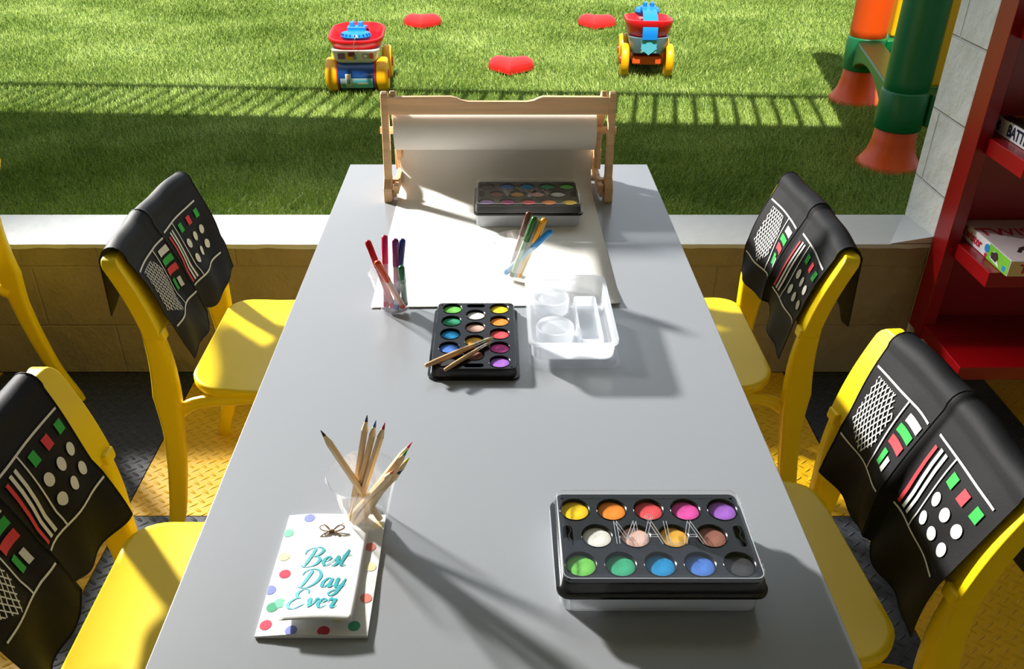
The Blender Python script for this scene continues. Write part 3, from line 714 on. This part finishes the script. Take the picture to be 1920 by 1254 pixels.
for k, x, y in dots:
    n = 20; P = []
    for i in range(n):
        a = 2*PI*i/n; qx = max(-.0607, min(.0607, x+r_*math.cos(a))); qy = max(-.0932, min(.0932, y+r_*math.sin(a))); P.append((qx, qy, bagz(qx, qy)+.0003))
    g.add([(x, y, bagz(x, y)+.0004)]+P, [(0, 1+i, 1+(i+1) % n) for i in range(n)], 1+MK.index(k))
g.build('bag', [M_bag]+[dm[k] for k in MK], bag, smooth=50)
# tag: curved card
def tagz(x, y): return .0085+.010*max(0, (.0-y)/.083)**1.5*.8+.0025*math.sin(PI*(x/.08+.5))
g = G(); vs = []; fs = []; TW, TH_ = .079, .152; ty0 = -.083; NB = 16
for j in range(NB+1):
    for i in range(NB+1):
        x = .004-TW/2+TW*i/NB; y = ty0+TH_*j/NB
        cut = .010
        if j == NB: y -= 0
        vs.append((x, y, tagz(x-.004, y)))
for j in range(NB):
    for i in range(NB): a = j*(NB+1)+i; fs.append((a, a+1, a+NB+2, a+NB+1))
g.add(vs, fs); tg = g.build('gift_tag', mat('tag_card', (246, 246, 246), .5, .4), bag, smooth=60)
so = tg.modifiers.new('s', 'SOLIDIFY'); so.thickness = .0005; so.offset = -1
tg['label'] = 'white card tag with turquoise script writing'
GL = {'B': (1.55, [[(.62, 2.05), (.5, 1.2), (.28, 0)], [(-.15, 1.35), (-.1, 1.8), (.35, 2.1), (1.0, 2.1), (1.32, 1.7), (1.05, 1.2), (.5, 1.08)], [(.5, 1.08), (1.1, 1.02), (1.38, .6), (1.1, .05), (.3, -.08), (-.15, .25)]]),
      'e': (.72, [[(-.05, .42), (.35, .55), (.58, .8), (.42, 1.02), (.14, .8), (.08, .35), (.28, 0), (.52, .05), (.74, .36)]]),
      's': (.62, [[(-.05, .3), (.25, .75), (.34, 1.08), (.42, .7), (.48, .3), (.3, -.02), (.04, .08)], [(.46, .2), (.64, .36)]]),
      't': (.6, [[(.34, 1.9), (.22, 1.1), (.12, .3), (.28, 0), (.55, .2)], [(-.15, 1.12), (.3, 1.2), (.75, 1.3)]]),
      'D': (1.75, [[(.62, 2.0), (.5, 1.2), (.28, .05)], [(-.1, 1.4), (0, 1.85), (.5, 2.12), (1.1, 1.95), (1.5, 1.35), (1.4, .6), (.9, .02), (.3, 0), (-.1, .2)]]),
      'a': (.92, [[(.66, .9), (.36, 1.04), (.06, .65), (.08, .1), (.35, .05), (.62, .55)], [(.72, 1.05), (.64, .5), (.66, .05), (.8, 0), (.95, .3)]]),
      'y': (.9, [[(0, .8), (.12, 1.04), (.14, .5), (.22, .05), (.45, .1), (.66, .6)], [(.74, 1.05), (.64, .2), (.45, -.7), (.15, -1.0), (-.1, -.75), (.2, -.35), (1.0, .35)]]),
      'E': (1.3, [[(1.2, 1.6), (1.0, 2.05), (.55, 2.1), (.25, 1.7), (.4, 1.25), (.8, 1.12)], [(.8, 1.12), (.3, 1.05), (-.05, .6), (.1, .1), (.55, -.08), (1.05, .25), (1.3, .5)]]),
      'v': (.8, [[(-.05, .7), (.1, 1.04), (.2, .7), (.28, .0)], [(.28, 0), (.58, .5), (.66, 1.05), (.85, .9)]]),
      'r': (.75, [[(-.05, .6), (.12, 1.1), (.2, .85), (.5, 1.0), (.46, .5), (.42, .15), (.56, 0), (.8, .35)]])}
M_turq = mat('turquoise_glitter', (10, 165, 175), .45, .6, var=.45, vscale=900)
g = G()
def word(txt, cx, cy, sc):
    Wd = sum(GL[c][0] for c in txt)*sc*1.1; x = cx-Wd/2
    for c in txt:
        adv, st = GL[c]; adv *= 1.1
        for s_ in st:
            P = cat_rom([(p[0], p[1], 0) for p in s_], 7); n = len(P); L_ = []; R_ = []
            for i, p_ in enumerate(P):
                d = (P[min(i+1, n-1)]-P[max(i-1, 0)]).normalized(); wd = (.042+.105*abs(d.y)**1.6*(1 if d.y < 0 else .45))*min(1, .4+4*min(i, n-1-i)/n)
                nrm = Vector((-d.y, d.x, 0))*wd
                for sg, LL in ((1, L_), (-1, R_)):
                    q = p_+nrm*sg; X = x+(q.x+.18*q.y)*sc; Y = cy+q.y*sc; LL.append((X, Y, tagz(X-.004, Y)+.0006))
            g.add(L_+R_, [(i, i+1, n+i+1, n+i) for i in range(n-1)])
        x += adv*sc
word('Best', -.002, .0020, .0138); word('Day', .001, -.0325, .0138); word('Ever', -.004, -.0650, .0138)
g.build('lettering', M_turq, tg, smooth=0)
g = G(); bz_ = .012; bc = Vector((-.001, .057, bz_))
for s_ in (-1, 1):
    g.tube(cat_rom([bc, bc+Vector((s_*.008, .006, .004)), bc+Vector((s_*.015, .004, .003)), bc+Vector((s_*.010, -.001, .002)), bc]), .0007, 6)
    g.tube(cat_rom([bc, bc+Vector((s_*.007, -.004, .001)), bc+Vector((s_*.015, -.009, -.003))]), .0007, 6)
    g.tube(cat_rom([bc, bc+Vector((s_*.010, .010, .001)), bc+Vector((s_*.012, .014, -.001))]), .0006, 6)
g.lathe([(.0022, -.003), (.003, 0), (.0022, .003)], 10, M=T(*bc) @ R(PI/2, 'Y'))
g.tube(cat_rom([bc, bc+Vector((.0, -.006, -.001)), bc+Vector((.001, -.014, -.003))]), .0007, 6)
g.build('twine_bow', mat('jute_twine', (150, 118, 84), .9, bump=(800, .001)), bag)

# ------------------------------------------------------------------ paper roll holder, roll and sheet
ez = thing('paper_roll_holder', 'pine tabletop holder with notched top bar at the far end of the table', 'easel', (.0075, 1.87, TBZ))
XE = .2505
for s_ in (-1, 1):
    x = s_*XE
    # front upright, leaning back a little, rounded top
    g = G(); prof_ = [(-.012, .012), (-.006, .0), (.012, .0), (.036, .226), (.034, .236), (.026, .241), (.016, .236), (.012, .226)]
    prof_ = [(-.018, .006), (.010, .006), (.036, .222), (.034, .234), (.024, .241), (.014, .235), (.010, .222)]
    g.add([(x-.008, a, b) for a, b in prof_]+[(x+.008, a, b) for a, b in prof_], [tuple(range(7)), tuple(range(13, 6, -1))]+[(i, 7+i, 7+(i+1) % 7, (i+1) % 7) for i in range(7)])
    g.build('upright', M_wood, ez, bevel=.003)
    # rear strut
    xi = x-s_*.018
    g = G(); pr = [(.120, .0), (.142, .0), (.040, .235), (.028, .240), (.018, .230)]
    g.add([(xi-.007, a, b) for a, b in pr]+[(xi+.007, a, b) for a, b in pr], [tuple(range(5)), tuple(range(9, 4, -1))]+[(i, 5+i, 5+(i+1) % 5, (i+1) % 5) for i in range(5)])
    g.build('strut', M_wood, ez, bevel=.003)
    # foot block and side rail
    g = G(); g.add([(x-.009, a, b) for a, b in ((-.030, 0), (.012, 0), (.012, .052), (-.010, .052), (-.030, .034))]+[(x+.009, a, b) for a, b in ((-.030, 0), (.012, 0), (.012, .052), (-.010, .052), (-.030, .034))],
                   [tuple(range(5)), tuple(range(9, 4, -1))]+[(i, 5+i, 5+(i+1) % 5, (i+1) % 5) for i in range(5)])
    g.build('foot', M_wood, ez, bevel=.002)
    g = G(); g.box((x-s_*.018, .06, .026), (.012, .150, .020)); g.build('side_rail', M_wood, ez, bevel=.002)
g = G(); g.box((0, .118, .052), (2*XE-.01, .012, .05)); g.build('paper_guide_bar', M_wood, ez, bevel=.002)
g = G(); g.box((0, .138, .012), (2*XE-.03, .016, .02)); g.build('lower_bar', M_wood, ez, bevel=.002)
for s_ in (-1, 1):
    g = G(); g.box((s_*.241, -.004, .012), (.018, .014, .012)); g.box((s_*.238, .020, .034), (.020, .014, .012)); g.build('spacer', M_wood, ez, bevel=.0015)
# notched top bar
out = [(-.247, .190)]; top = [(-.247, .229), (-.105, .230), (-.092, .227), (-.082, .222), (-.066, .219), (.062, .219), (.078, .222), (.088, .227), (.098, .230), (.247, .229)]
pl = [(-.247, .190)]+top+[(.247, .190)]
n = len(pl); g = G(); yb = .020
g.add([(a, yb-.007, b) for a, b in pl]+[(a, yb+.007, b) for a, b in pl], [tuple(range(n))[::-1], tuple(range(n, 2*n))]+[(i, (i+1) % n, n+(i+1) % n, n+i) for i in range(n)])
g.build('top_bar', M_wood, ez, bevel=.002)
g = G(); g.tube([(-.268, .052, .143), (.268, .052, .143)], .0085, 16); g.build('dowel', M_wood, ez)
# roll with its sheet
pr_ = thing('paper_roll', 'roll of white drawing paper with its sheet pulled out over the table', 'paper roll', (.0025, 1.87, TBZ))
ry, rz_, rad = .052, .143, .0435
g = G(); g.lathe([(.012, -.229), (rad, -.229), (rad, .2245), (.012, .2245), (.012, -.229)], 64, M=T(0, ry, rz_) @ R(PI/2, 'Y'), caps=False)
g.build('roll', M_paper, pr_, smooth=40)
path = [(ry+rad*math.cos(a), rz_+rad*math.sin(a)) for a in (PI*.5, PI*.3, PI*.12, 0, -.15)]
path += [(.0975, .115), (.0965, .09), (.092, .062), (.080, .036), (.060, .016), (.035, .005), (.010, .0016)]+[(-.02-.0472*i, .0010) for i in range(11)]+[(-.505, .0014), (-.518, .0022)]
pth = cat_rom([(0, a, b) for a, b in path], 3)
g = G(); rws = []
for i, p_ in enumerate(pth):
    u = (p_.y+.52)/.62; hw_l = -.2255+.0*u; rws.append([(hw_l+ (.450)*k/10+(-.000), p_.y+(.010*(k/10)*max(0, (-.40-p_.y)/.12)), max(p_.z, .0008)+.0005*math.sin(k*1.7)*(p_.z > .01)+(.004*max(0, (k-8)/2)**2*max(0, (-.44-p_.y)/.08))) for k in range(11)])
g.loft(rws, closed=False, cap0=False, cap1=False)
sh = g.build('sheet', M_paper, pr_, smooth=70)
so = sh.modifiers.new('s', 'SOLIDIFY'); so.thickness = .0004; so.offset = 0

# ------------------------------------------------------------------ red bookcase and games
bk = thing('bookcase', 'glossy red open-ended wall bookcase at the right edge', 'bookcase', (JX, 0, 0))
XR = 1.0
G().box((XR/2+.02, 2.236, .76), (XR, .020, 1.24)).build('back_panel', M_red, bk, bevel=.001)
G().box((.0145, 2.208, .79), (.036, .078, 1.21)).build('upright', M_red, bk, bevel=.0015)
G().box((XR, 2.10, .79), (.036, .28, 1.21)).build('side_panel', M_red, bk, bevel=.0015)
g = G(); g.box((XR/2, 2.094, .204), (XR, .304, .040)); g.build('plinth_shelf', M_red, bk, bevel=.0015)
for z in (.488, .785, 1.075):
    G().box((XR/2+.012, 2.110, z-.022), (XR-.02, .25, .043)).build('shelf', M_red, bk, bevel=.0015)
M_bw = mat('box_white', (225, 222, 224), .35); M_bred = mat('box_red', (190, 30, 55), .4); M_bgrn = mat('box_green', (110, 180, 50), .4); M_bblu = mat('box_blue', (30, 130, 200), .4)
M_bnavy = mat('box_navy', (25, 35, 60), .4); M_bpink = mat('box_pinkish', (205, 190, 192), .4, var=.1, vscale=20); M_btan = mat('box_tan', (215, 195, 140), .4); M_borg = mat('box_orange', (200, 110, 50), .5, var=.4, vscale=14); M_bdk = mat('box_dark', (50, 35, 35), .5)
# Twister box: left face at x=1.303
gx, gy0, gy1, gz, gh = 1.303, 1.962, 2.222, .4885, .043
t1 = thing('board_game', 'white and green board game box with red lettering on the lower shelf', 'board game', (gx, gy0, gz))
g = G(); Lb, Wb = gy1-gy0, .27
g.box((Wb/2, Lb/2, gh/2), (Wb, Lb, gh), 0)
g.build('box', [M_bw], t1, bevel=.001)
g = G()
LF = T(-.0004, 0, 0) @ R(-PI/2, 'Z') @ R(PI/2, 'X')      # text plane on the -x face, reading from far to near
def onleft(y, z): return T(-.0007, y, z) @ R(-PI/2, 'Z') @ R(PI/2, 'X')
g.box((-.0004, .054, gh/2), (.0008, .104, gh*.985), 1)
g.build('side_print', [M_bw, M_bgrn], t1, smooth=0); g = G()
g.text('Twister', .034, onleft(.195, .021), 0, ext=.0003, offset=.0009)
g.build('title_lettering', [M_bred], t1, smooth=0); g = G()
g.text('TWISTER', .062, T(.125, .175, gh+.0006), 0, ext=.0003, offset=.0012)
g.build('title_lettering', [M_bred], t1, smooth=0); g = G()
g.text('TWISTER', .036, T(.10, -.0008, .020) @ R(PI/2, 'X'), 0, ext=.0003, offset=.001)
g.build('title_lettering', [M_bred], t1, smooth=0)
g = G(); g.box((Wb/2, Lb/2, gh+.0002), (Wb-.006, Lb-.006, .0004), 0); g.box((Wb/2, -.0003, gh/2), (Wb-.002, .0006, gh-.002), 1)
# generic dark figure shape on the cover
for a_, b_, r0 in (((.06, .07), (.12, .10), .008), ((.12, .10), (.18, .095), .011), ((.18, .095), (.20, .05), .007), ((.12, .10), (.10, .05), .006), ((.10, .05), (.07, .045), .005), ((.20, .05), (.17, .04), .005), ((.06, .07), (.045, .05), .005)):
    d = Vector((b_[0]-a_[0], b_[1]-a_[1])); q = Vector((-d.y, d.x)).normalized()*r0
    g.add([(a_[0]-q.x, a_[1]-q.y, gh+.0007), (b_[0]-q.x, b_[1]-q.y, gh+.0007), (b_[0]+q.x, b_[1]+q.y, gh+.0007), (a_[0]+q.x, a_[1]+q.y, gh+.0007)], [(0, 1, 2, 3)], 2)
g.build('cover_print', [M_bpink, M_btan, M_bdk], t1, smooth=0)
g = G()
for y, z, r, mi in ((.113, .026, .0115, 0), (.112, .007, .006, 1)):
    g.lathe([(r, 0), (r, .0012), (0, .0013)], 20, mi, M=T(-.0003, y, z) @ R(-PI/2, 'Y'))
g.add([(-.0012, .092, .010), (-.0012, .040, .004), (-.0012, .078, .034)], [(0, 1, 2)], 2)
g.add([(-.0016, .086, .012), (-.0016, .060, .010), (-.0016, .052, .024), (-.0016, .064, .036), (-.0016, .078, .030), (-.0016, .090, .026)], [tuple(range(6))], 3)
g.box((-.0009, .020, .012), (.0008, .014, .014), 0)
g.build('badge', [M_bblu, M_bred, M_bw, M_bdk], t1, smooth=0)
# second game
t2 = thing('board_game', 'white board game box with bold navy lettering on the upper shelf', 'board game', (1.310, 1.950, .7855), 0)
g = G(); g.box((.135, .135, .0205), (.27, .27, .041)); g.build('box', [M_bw], t2, bevel=.001)
g = G(); g.box((.135, .135, .0413), (.262, .262, .0004)); g.box((.135, .135, .0416), (.20, .262, .0004), 1); g.build('cover_print', [M_bdk, M_borg], t2, smooth=0)
g = G(); g.text('BATTLESHIP', .040, onleft(.122, .020), 0, ext=.0003, offset=.0012, sx=.82)
g.build('title_lettering', [M_bnavy], t2, smooth=0); g = G()
g.text('BATTLESHIP', .05, T(.13, .225, .0420), 1, ext=.0003, offset=.001)
g.build('title_lettering', [M_bnavy, M_bdk], t2, smooth=0); g = G()
g.tube([Vector((-.0006, .254, .008)), Vector((-.0006, .254, .034))], .0012, 6)
for s_ in (-1, 1): g.tube(cat_rom([(-.0006, .254, .009), (-.0006, .254+s_*.007, .014), (-.0006, .254+s_*.008, .021)]), .0016, 6); g.tube(cat_rom([(-.0006, .254, .020), (-.0006, .254+s_*.004, .024), (-.0006, .254+s_*.003, .030)]), .0014, 6)
g.build('emblem', [M_bnavy, M_bdk], t2, smooth=0)

# ------------------------------------------------------------------ play structure
M_pgr = mat('play_green', (0, 105, 55), .35, .5); M_por = mat('play_orange', (228, 82, 14), .38, .5); M_pye = mat('play_yellow', (245, 190, 10), .35, .5)
ps = thing('play_structure', 'green, orange and yellow plastic play frame on flared orange feet', 'play structure', (1.39, 2.93, TZ))
cols = [(0, 0, M_pgr), (.165, .80, M_por), (.95, .0, M_pgr), (1.10, .80, M_por)]
for x, y, mu in cols:
    g = G(); g.lathe([(.110, 0), (.110, .006), (.100, .018), (.082, .05), (.072, .09), (.069, .135), (.066, .14)], 44, M=T(x, y, 0)); g.build('flared_foot', M_por, ps, smooth=50)
    g = G(); g.lathe([(.070, .134), (.076, .137), (.078, .142), (.078, .262), (.075, .268), (.070, .270)], 44, M=T(x, y, 0)); g.build('collar', M_pgr, ps, smooth=50)
    g = G(); g.lathe([(.068, .265), (.072, .271), (.074, .30), (.074, 1.7), (0, 1.71)], 44, M=T(x, y, 0)); g.build('column', mu, ps, smooth=50)
def beam(a, b, arch):
    a, b = Vector((*a, 0)), Vector((*b, 0)); d = (b-a); L = d.length; d.normalize(); nrm = Vector((-d.y, d.x, 0)); n = 20; bot = []; topp = []
    for i in range(n+1):
        u = i/n; bot.append((u*L, .150+arch*math.sin(PI*u)**.7)); topp.append((u*L, .262))
    ring1 = bot+topp[::-1]; m_ = len(ring1)
    vs = [a+d*x+nrm*.05+Vector((0, 0, z)) for x, z in ring1]+[a+d*x-nrm*.05+Vector((0, 0, z)) for x, z in ring1]
    fs = []
    for i in range(n): fs.append((i, i+1, m_-2-i, m_-1-i)); fs.append((m_+i, m_+m_-1-i, m_+m_-2-i, m_+i+1))
    fs += [(i, m_+i, m_+(i+1) % m_, (i+1) % m_) for i in range(m_)]
    g = G(); g.add(vs, fs); g.build('base_beam', M_pgr, ps, bevel=.008, smooth=40)
beam((0.015, .07), (.150, .73), .075); beam((.07, 0), (.88, 0), .0); beam((.23, .80), (1.03, .80), .0)
for y, x0, x1 in ((.06, .09, .86), (.82, .26, 1.02)):
    g = G()
    g.box(((x0+x1)/2, y, .263+.55), (x1-x0, .045, 1.1)); g.build('panel', M_pye, ps, bevel=.012, seg=3)

# ------------------------------------------------------------------ hearts
M_heart = mat('heart_red', (228, 36, 34), .38, .5)
def heart(x, y, rz, label, sc=1.0):
    g = G(); N = 60; rings = []
    P = []
    for i in range(N):
        a = 2*PI*i/N; hx = 16*math.sin(a)**3/16; hy = (13*math.cos(a)-5*math.cos(2*a)-2*math.cos(3*a)-math.cos(4*a))/16; P.append((hx, hy))
    for _ in range(4): P = [((P[i-1][0]+2*P[i][0]+P[(i+1) % N][0])/4, (P[i-1][1]+2*P[i][1]+P[(i+1) % N][1])/4) for i in range(N)]
    for u in range(9):
        f = math.cos(u/8*PI/2*.98); z = .010+.048*math.sin(u/8*PI/2)**.9
        if u == 0: rings.append([(p[0]*.113, p[1]*.113, -.004) for p in P])
        rings.append([(p[0]*.113*f**.7, (p[1]*f**.7+.05*(1-f))*.113, z*(1-.42*math.exp(-(p[0]*f**.7/.30)**2)*max(0, min(1, p[1]*f**.7*2.2+.25)))) for p in P])
    g.loft(rings); o = g.build('heart_stool', M_heart, smooth=85, loc=(x, y, TZ+.014), rot=(0, 0, rz)); o.scale = (sc, sc, sc)
    tag(o, label, 'heart cushion', 'red puffed hearts on the lawn')
h = at(958, 126, TZ+.02); heart(h.x, h.y, -.06, 'red puffed heart nearest the table, between the two wagons')
h = at(792, 43, TZ+.02); heart(h.x, h.y, .02, 'red puffed heart at the top, right of the wagon with the blue drum')
h = at(1118, 44, TZ+.02); heart(h.x, h.y, -.22, 'red puffed heart at the top, close to the left of the right wagon')

# ------------------------------------------------------------------ toy wagons
M_ty = mat('toy_yellow', (248, 178, 10), .35, .5); M_tr = mat('toy_red', (215, 20, 30), .28, .5); M_tb = mat('toy_blue', (20, 130, 220), .3, .5); M_tn = mat('toy_navy', (18, 62, 120), .2, .6)
M_tw = mat('toy_white', (222, 220, 205), .4); M_tt = mat('toy_teal', (90, 185, 205), .4); M_tg = mat('toy_grey', (110, 135, 145), .3); M_tp = mat('toy_print_mauve', (125, 85, 110), .5); M_to = mat('toy_orange', (225, 90, 30), .5)
def wagon(loc, rz, label, rear, sc=1):
    """front end (drum, printed board) faces local -y, the strap end faces +y"""
    t = thing('toy_wagon', label, 'toy wagon', loc, rz, 'plastic toy wagons'); t.scale = sc if isinstance(sc, tuple) else (sc, sc, sc)
    R_ = .078
    for y in (-.0, .235):
        for s_ in (-1, 1):
            g = G(); wd = .058 if y == 0 else .046; R2 = R_ if y == 0 else R_*1.02
            g.lathe([(.02, -wd/2), (R2*.72, -wd/2), (R2*.86, -wd/2+.003), (R2*.97, -wd/2+.010), (R2, -wd/2+.020), (R2, wd/2-.016), (R2*.97, wd/2-.006), (R2*.86, wd/2), (R2*.7, wd/2-.003), (.02, wd/2-.006)], 40, M=T(s_*(.147-wd/2), y, R2) @ R(PI/2, 'Y'))
            wh = g.build('wheel', M_ty, t, smooth=45)
            g = G(); g.lathe([(.022, 0), (.022, .005), (.0, .007)], 20, M=T(s_*.146, y, R2) @ R(s_*PI/2, 'Y')); g.build('hub', M_tr, wh)
    # drum between front wheels
    g = G(); g.lathe([(.02, -.089), (.070, -.089), (.071, -.087), (.071, .087), (.070, .089), (.02, .089)], 44, M=T(0, 0, R_) @ R(PI/2, 'Y')); dr_ = g.build('drum', M_tn, t, smooth=45)
    g = G()
    for s_ in (-1, 1): g.lathe([(.0715, 0), (.0725, .001), (.0725, .004), (.0715, .005)], 44, M=T(s_*.088-.0025, 0, R_) @ R(PI/2, 'Y'), caps=False)
    g.build('drum_stripe', M_tr, dr_)
    g = G()
    def dquad(x0, x1, a0, a1, mi, rr_=.0722):
        n = 8; vs = []
        for i in range(n+1):
            a = math.radians(a0+(a1-a0)*i/n); vs += [(x0, -rr_*math.cos(a), R_+rr_*math.sin(a)), (x1, -rr_*math.cos(a), R_+rr_*math.sin(a))]
        g.add(vs, [(2*i, 2*i+1, 2*i+3, 2*i+2) for i in range(n)], mi)
    dquad(-.075, .076, -48, -2, 1); dquad(-.010, .074, -44, -8, 2, .0728); dquad(-.050, -.024, -30, 14, 0, .0732); dquad(-.046, -.028, -26, -4, 3, .0738); dquad(-.044, -.030, -2, 10, 4, .0738); dquad(.005, .055, -26, -18, 0, .0735); dquad(-.070, -.05, -44, -24, 5, .0731)
    g.build('drum_print', [M_tw, mat('toy_pale_print', (150, 175, 180), .4), M_tt, M_tg, mat('toy_skin_print', (200, 150, 120), .5), mat('toy_green_print', (90, 130, 90), .5)], dr_, smooth=0)
    # chassis
    g = G(); g.box((0, .12, R_+.002), (.165, .26, .045)); g.build('chassis', M_to if rear else M_ty, t, bevel=.01)
    # body board
    g = G(); rings = [rr(.185, .30, .03, z=.138 if not rear else .118, cy=.115), rr(.205, .33, .035, z=.158, cy=.115), rr(.222, .345, .04, z=.196, cy=.115)]; g.loft(rings); body = g.build('body', M_tw if not rear else M_tg, t)
    g = G()
    def fq(x0, x1, z0, z1, mi, off=0): 
        y = lambda z: -.052-(.005)*(z-.15)/.046-.0025-off
        g.add([(x0, y(z0), z0), (x1, y(z0), z0), (x1, y(z1), z1), (x0, y(z1), z1)], [(0, 1, 2, 3)], mi)
    if not rear:
        fq(-.078, -.045, .160, .188, 0); fq(-.040, -.004, .158, .186, 1); fq(-.030, .000, .172, .192, 2, .001); fq(-.008, .006, .158, .180, 3, .001); fq(.036, .062, .164, .184, 0); fq(.039, .059, .167, .181, 4, .0006); fq(.066, .086, .162, .188, 5)
    g.box((0, .2925+.0, .158), (.085, .012, .060), 6, rot=(0, 0, 0)); g.add([(-.046, .3025, .150), (0, .3025, .190), (.046, .3025, .150), (0, .3025, .118)], [(0, 1, 2, 3)], 6)
    g.box((.022, .300, .146), (.030, .004, .022), 4)
    g.build('body_print', [M_tp, M_ty, mat('toy_maroon', (110, 25, 35), .5), M_tg, M_tw, M_to, M_tt], body, smooth=0)
    # tub: hollow, rolled rim rising to the strap end
    g = G(); cy = .105 if not rear else .12
    def tr(w_, d_, z, tilt, lift=0): return [(p[0], p[1], z+tilt*(p[1]-cy)/.18+lift) for p in rr(w_, d_, min(w_, d_)*.36, 8, cy=cy)]
    k_ = .78 if not rear else .95; q_ = .86 if not rear else 1.0
    rings = [tr(a_, b_*k_, .185+(c_-.185)*q_, e_) for a_, b_, c_, e_ in ((.185, .29, .185, 0), (.225, .345, .205, .004), (.250, .375, .235, .010), (.262, .392, .250, .014), (.258, .388, .262, .016), (.242, .368, .264, .016), (.226, .352, .252, .014), (.200, .320, .222, .008), (.150, .27, .200, 0))]
    g.loft(rings); g.build('tub', M_tr, t, smooth=50)
    # handle: ridged oval head over the tub and a strap running down the strap end
    hy, hz = (.05, .250) if not rear else (.045, .285)
    hd = G(); N = 40
    def ov(fx, fy, z): return [(fx*math.cos(2*PI*i/N), hy+fy*math.sin(2*PI*i/N)+0, z+(-.04*(fy*math.sin(2*PI*i/N))*0)) for i in range(N)]
    hd.loft([ov(.050, .035, hz-.030), ov(.068, .052, hz-.020), ov(.073, .058, hz-.006), ov(.066, .050, hz+.008), ov(.045, .034, hz+.013), ov(.004, .003, hz+.014)])
    for i in range(9):
        a = math.radians(200+17.5*i); hd.box((.066*math.cos(a), hy+.051*math.sin(a), hz+.004), (.004, .016, .010), 1, rot=(0, 0, a+PI/2))
    for x in (-.020, .020): hd.loft([rr(.026, .040, .008, z=hz+.008, cx=x, cy=hy+.050), rr(.022, .034, .008, z=hz+.046, cx=x, cy=hy+.055)])
    hd.box((0, hy+.052, hz+.016), (.085, .05, .02))
    hd.build('handle', [M_tb, mat('toy_deep_blue', (10, 80, 160), .4)], t, smooth=50, bevel=.003)
    g = G(); sp = [(hy+.03, hz+.010), (.12, hz+.016), (.20, hz+.012), (.25, hz+.0), (.285, hz-.024), (.300, hz-.055), (.302, hz-.095)] if rear else [(hy+.03, hz+.006), (.12, hz+.010), (.17, hz+.006), (.21, hz), (.245, hz-.02), (.262, hz-.045), (.264, hz-.075)]; sw = [.070, .074, .080, .082, .084, .084, .082]
    sp3 = cat_rom([(0, a, b) for a, b in sp], 4); rws = []
    for i, p_ in enumerate(sp3):
        d = (sp3[min(i+1, len(sp3)-1)]-sp3[max(i-1, 0)]).normalized(); nrm = Vector((0, -d.z, d.y)); w_ = interp(i/(len(sp3)-1)*6, list(enumerate(sw)))/1.0
        a = p_+nrm*.007; b = p_-nrm*.007
        rws.append([(-w_/2, a.y, a.z), (w_/2, a.y, a.z), (w_/2, b.y, b.z), (-w_/2, b.y, b.z)])
    g.loft(rws); g.build('strap', M_tb, t, bevel=.003, smooth=50)
    if not rear:
        g = G(); g.tube(cat_rom([(.006, hy-.05, hz+.006), (.014, hy-.062, hz-.004), (.012, -.078, .262), (.004, -.082, .240), (.0, -.076, .205)]), .0018, 6); g.build('pull_cord', M_tw, t)
wagon((-.607, 3.87, TZ+.004), .03, 'toy wagon with blue printed drum between yellow wheels, left on the lawn', False, .93)
wagon((.722, 4.33, TZ+.004), PI-.07, 'toy wagon seen from its blue strap end, right on the lawn', True, (.82, .92, .93))
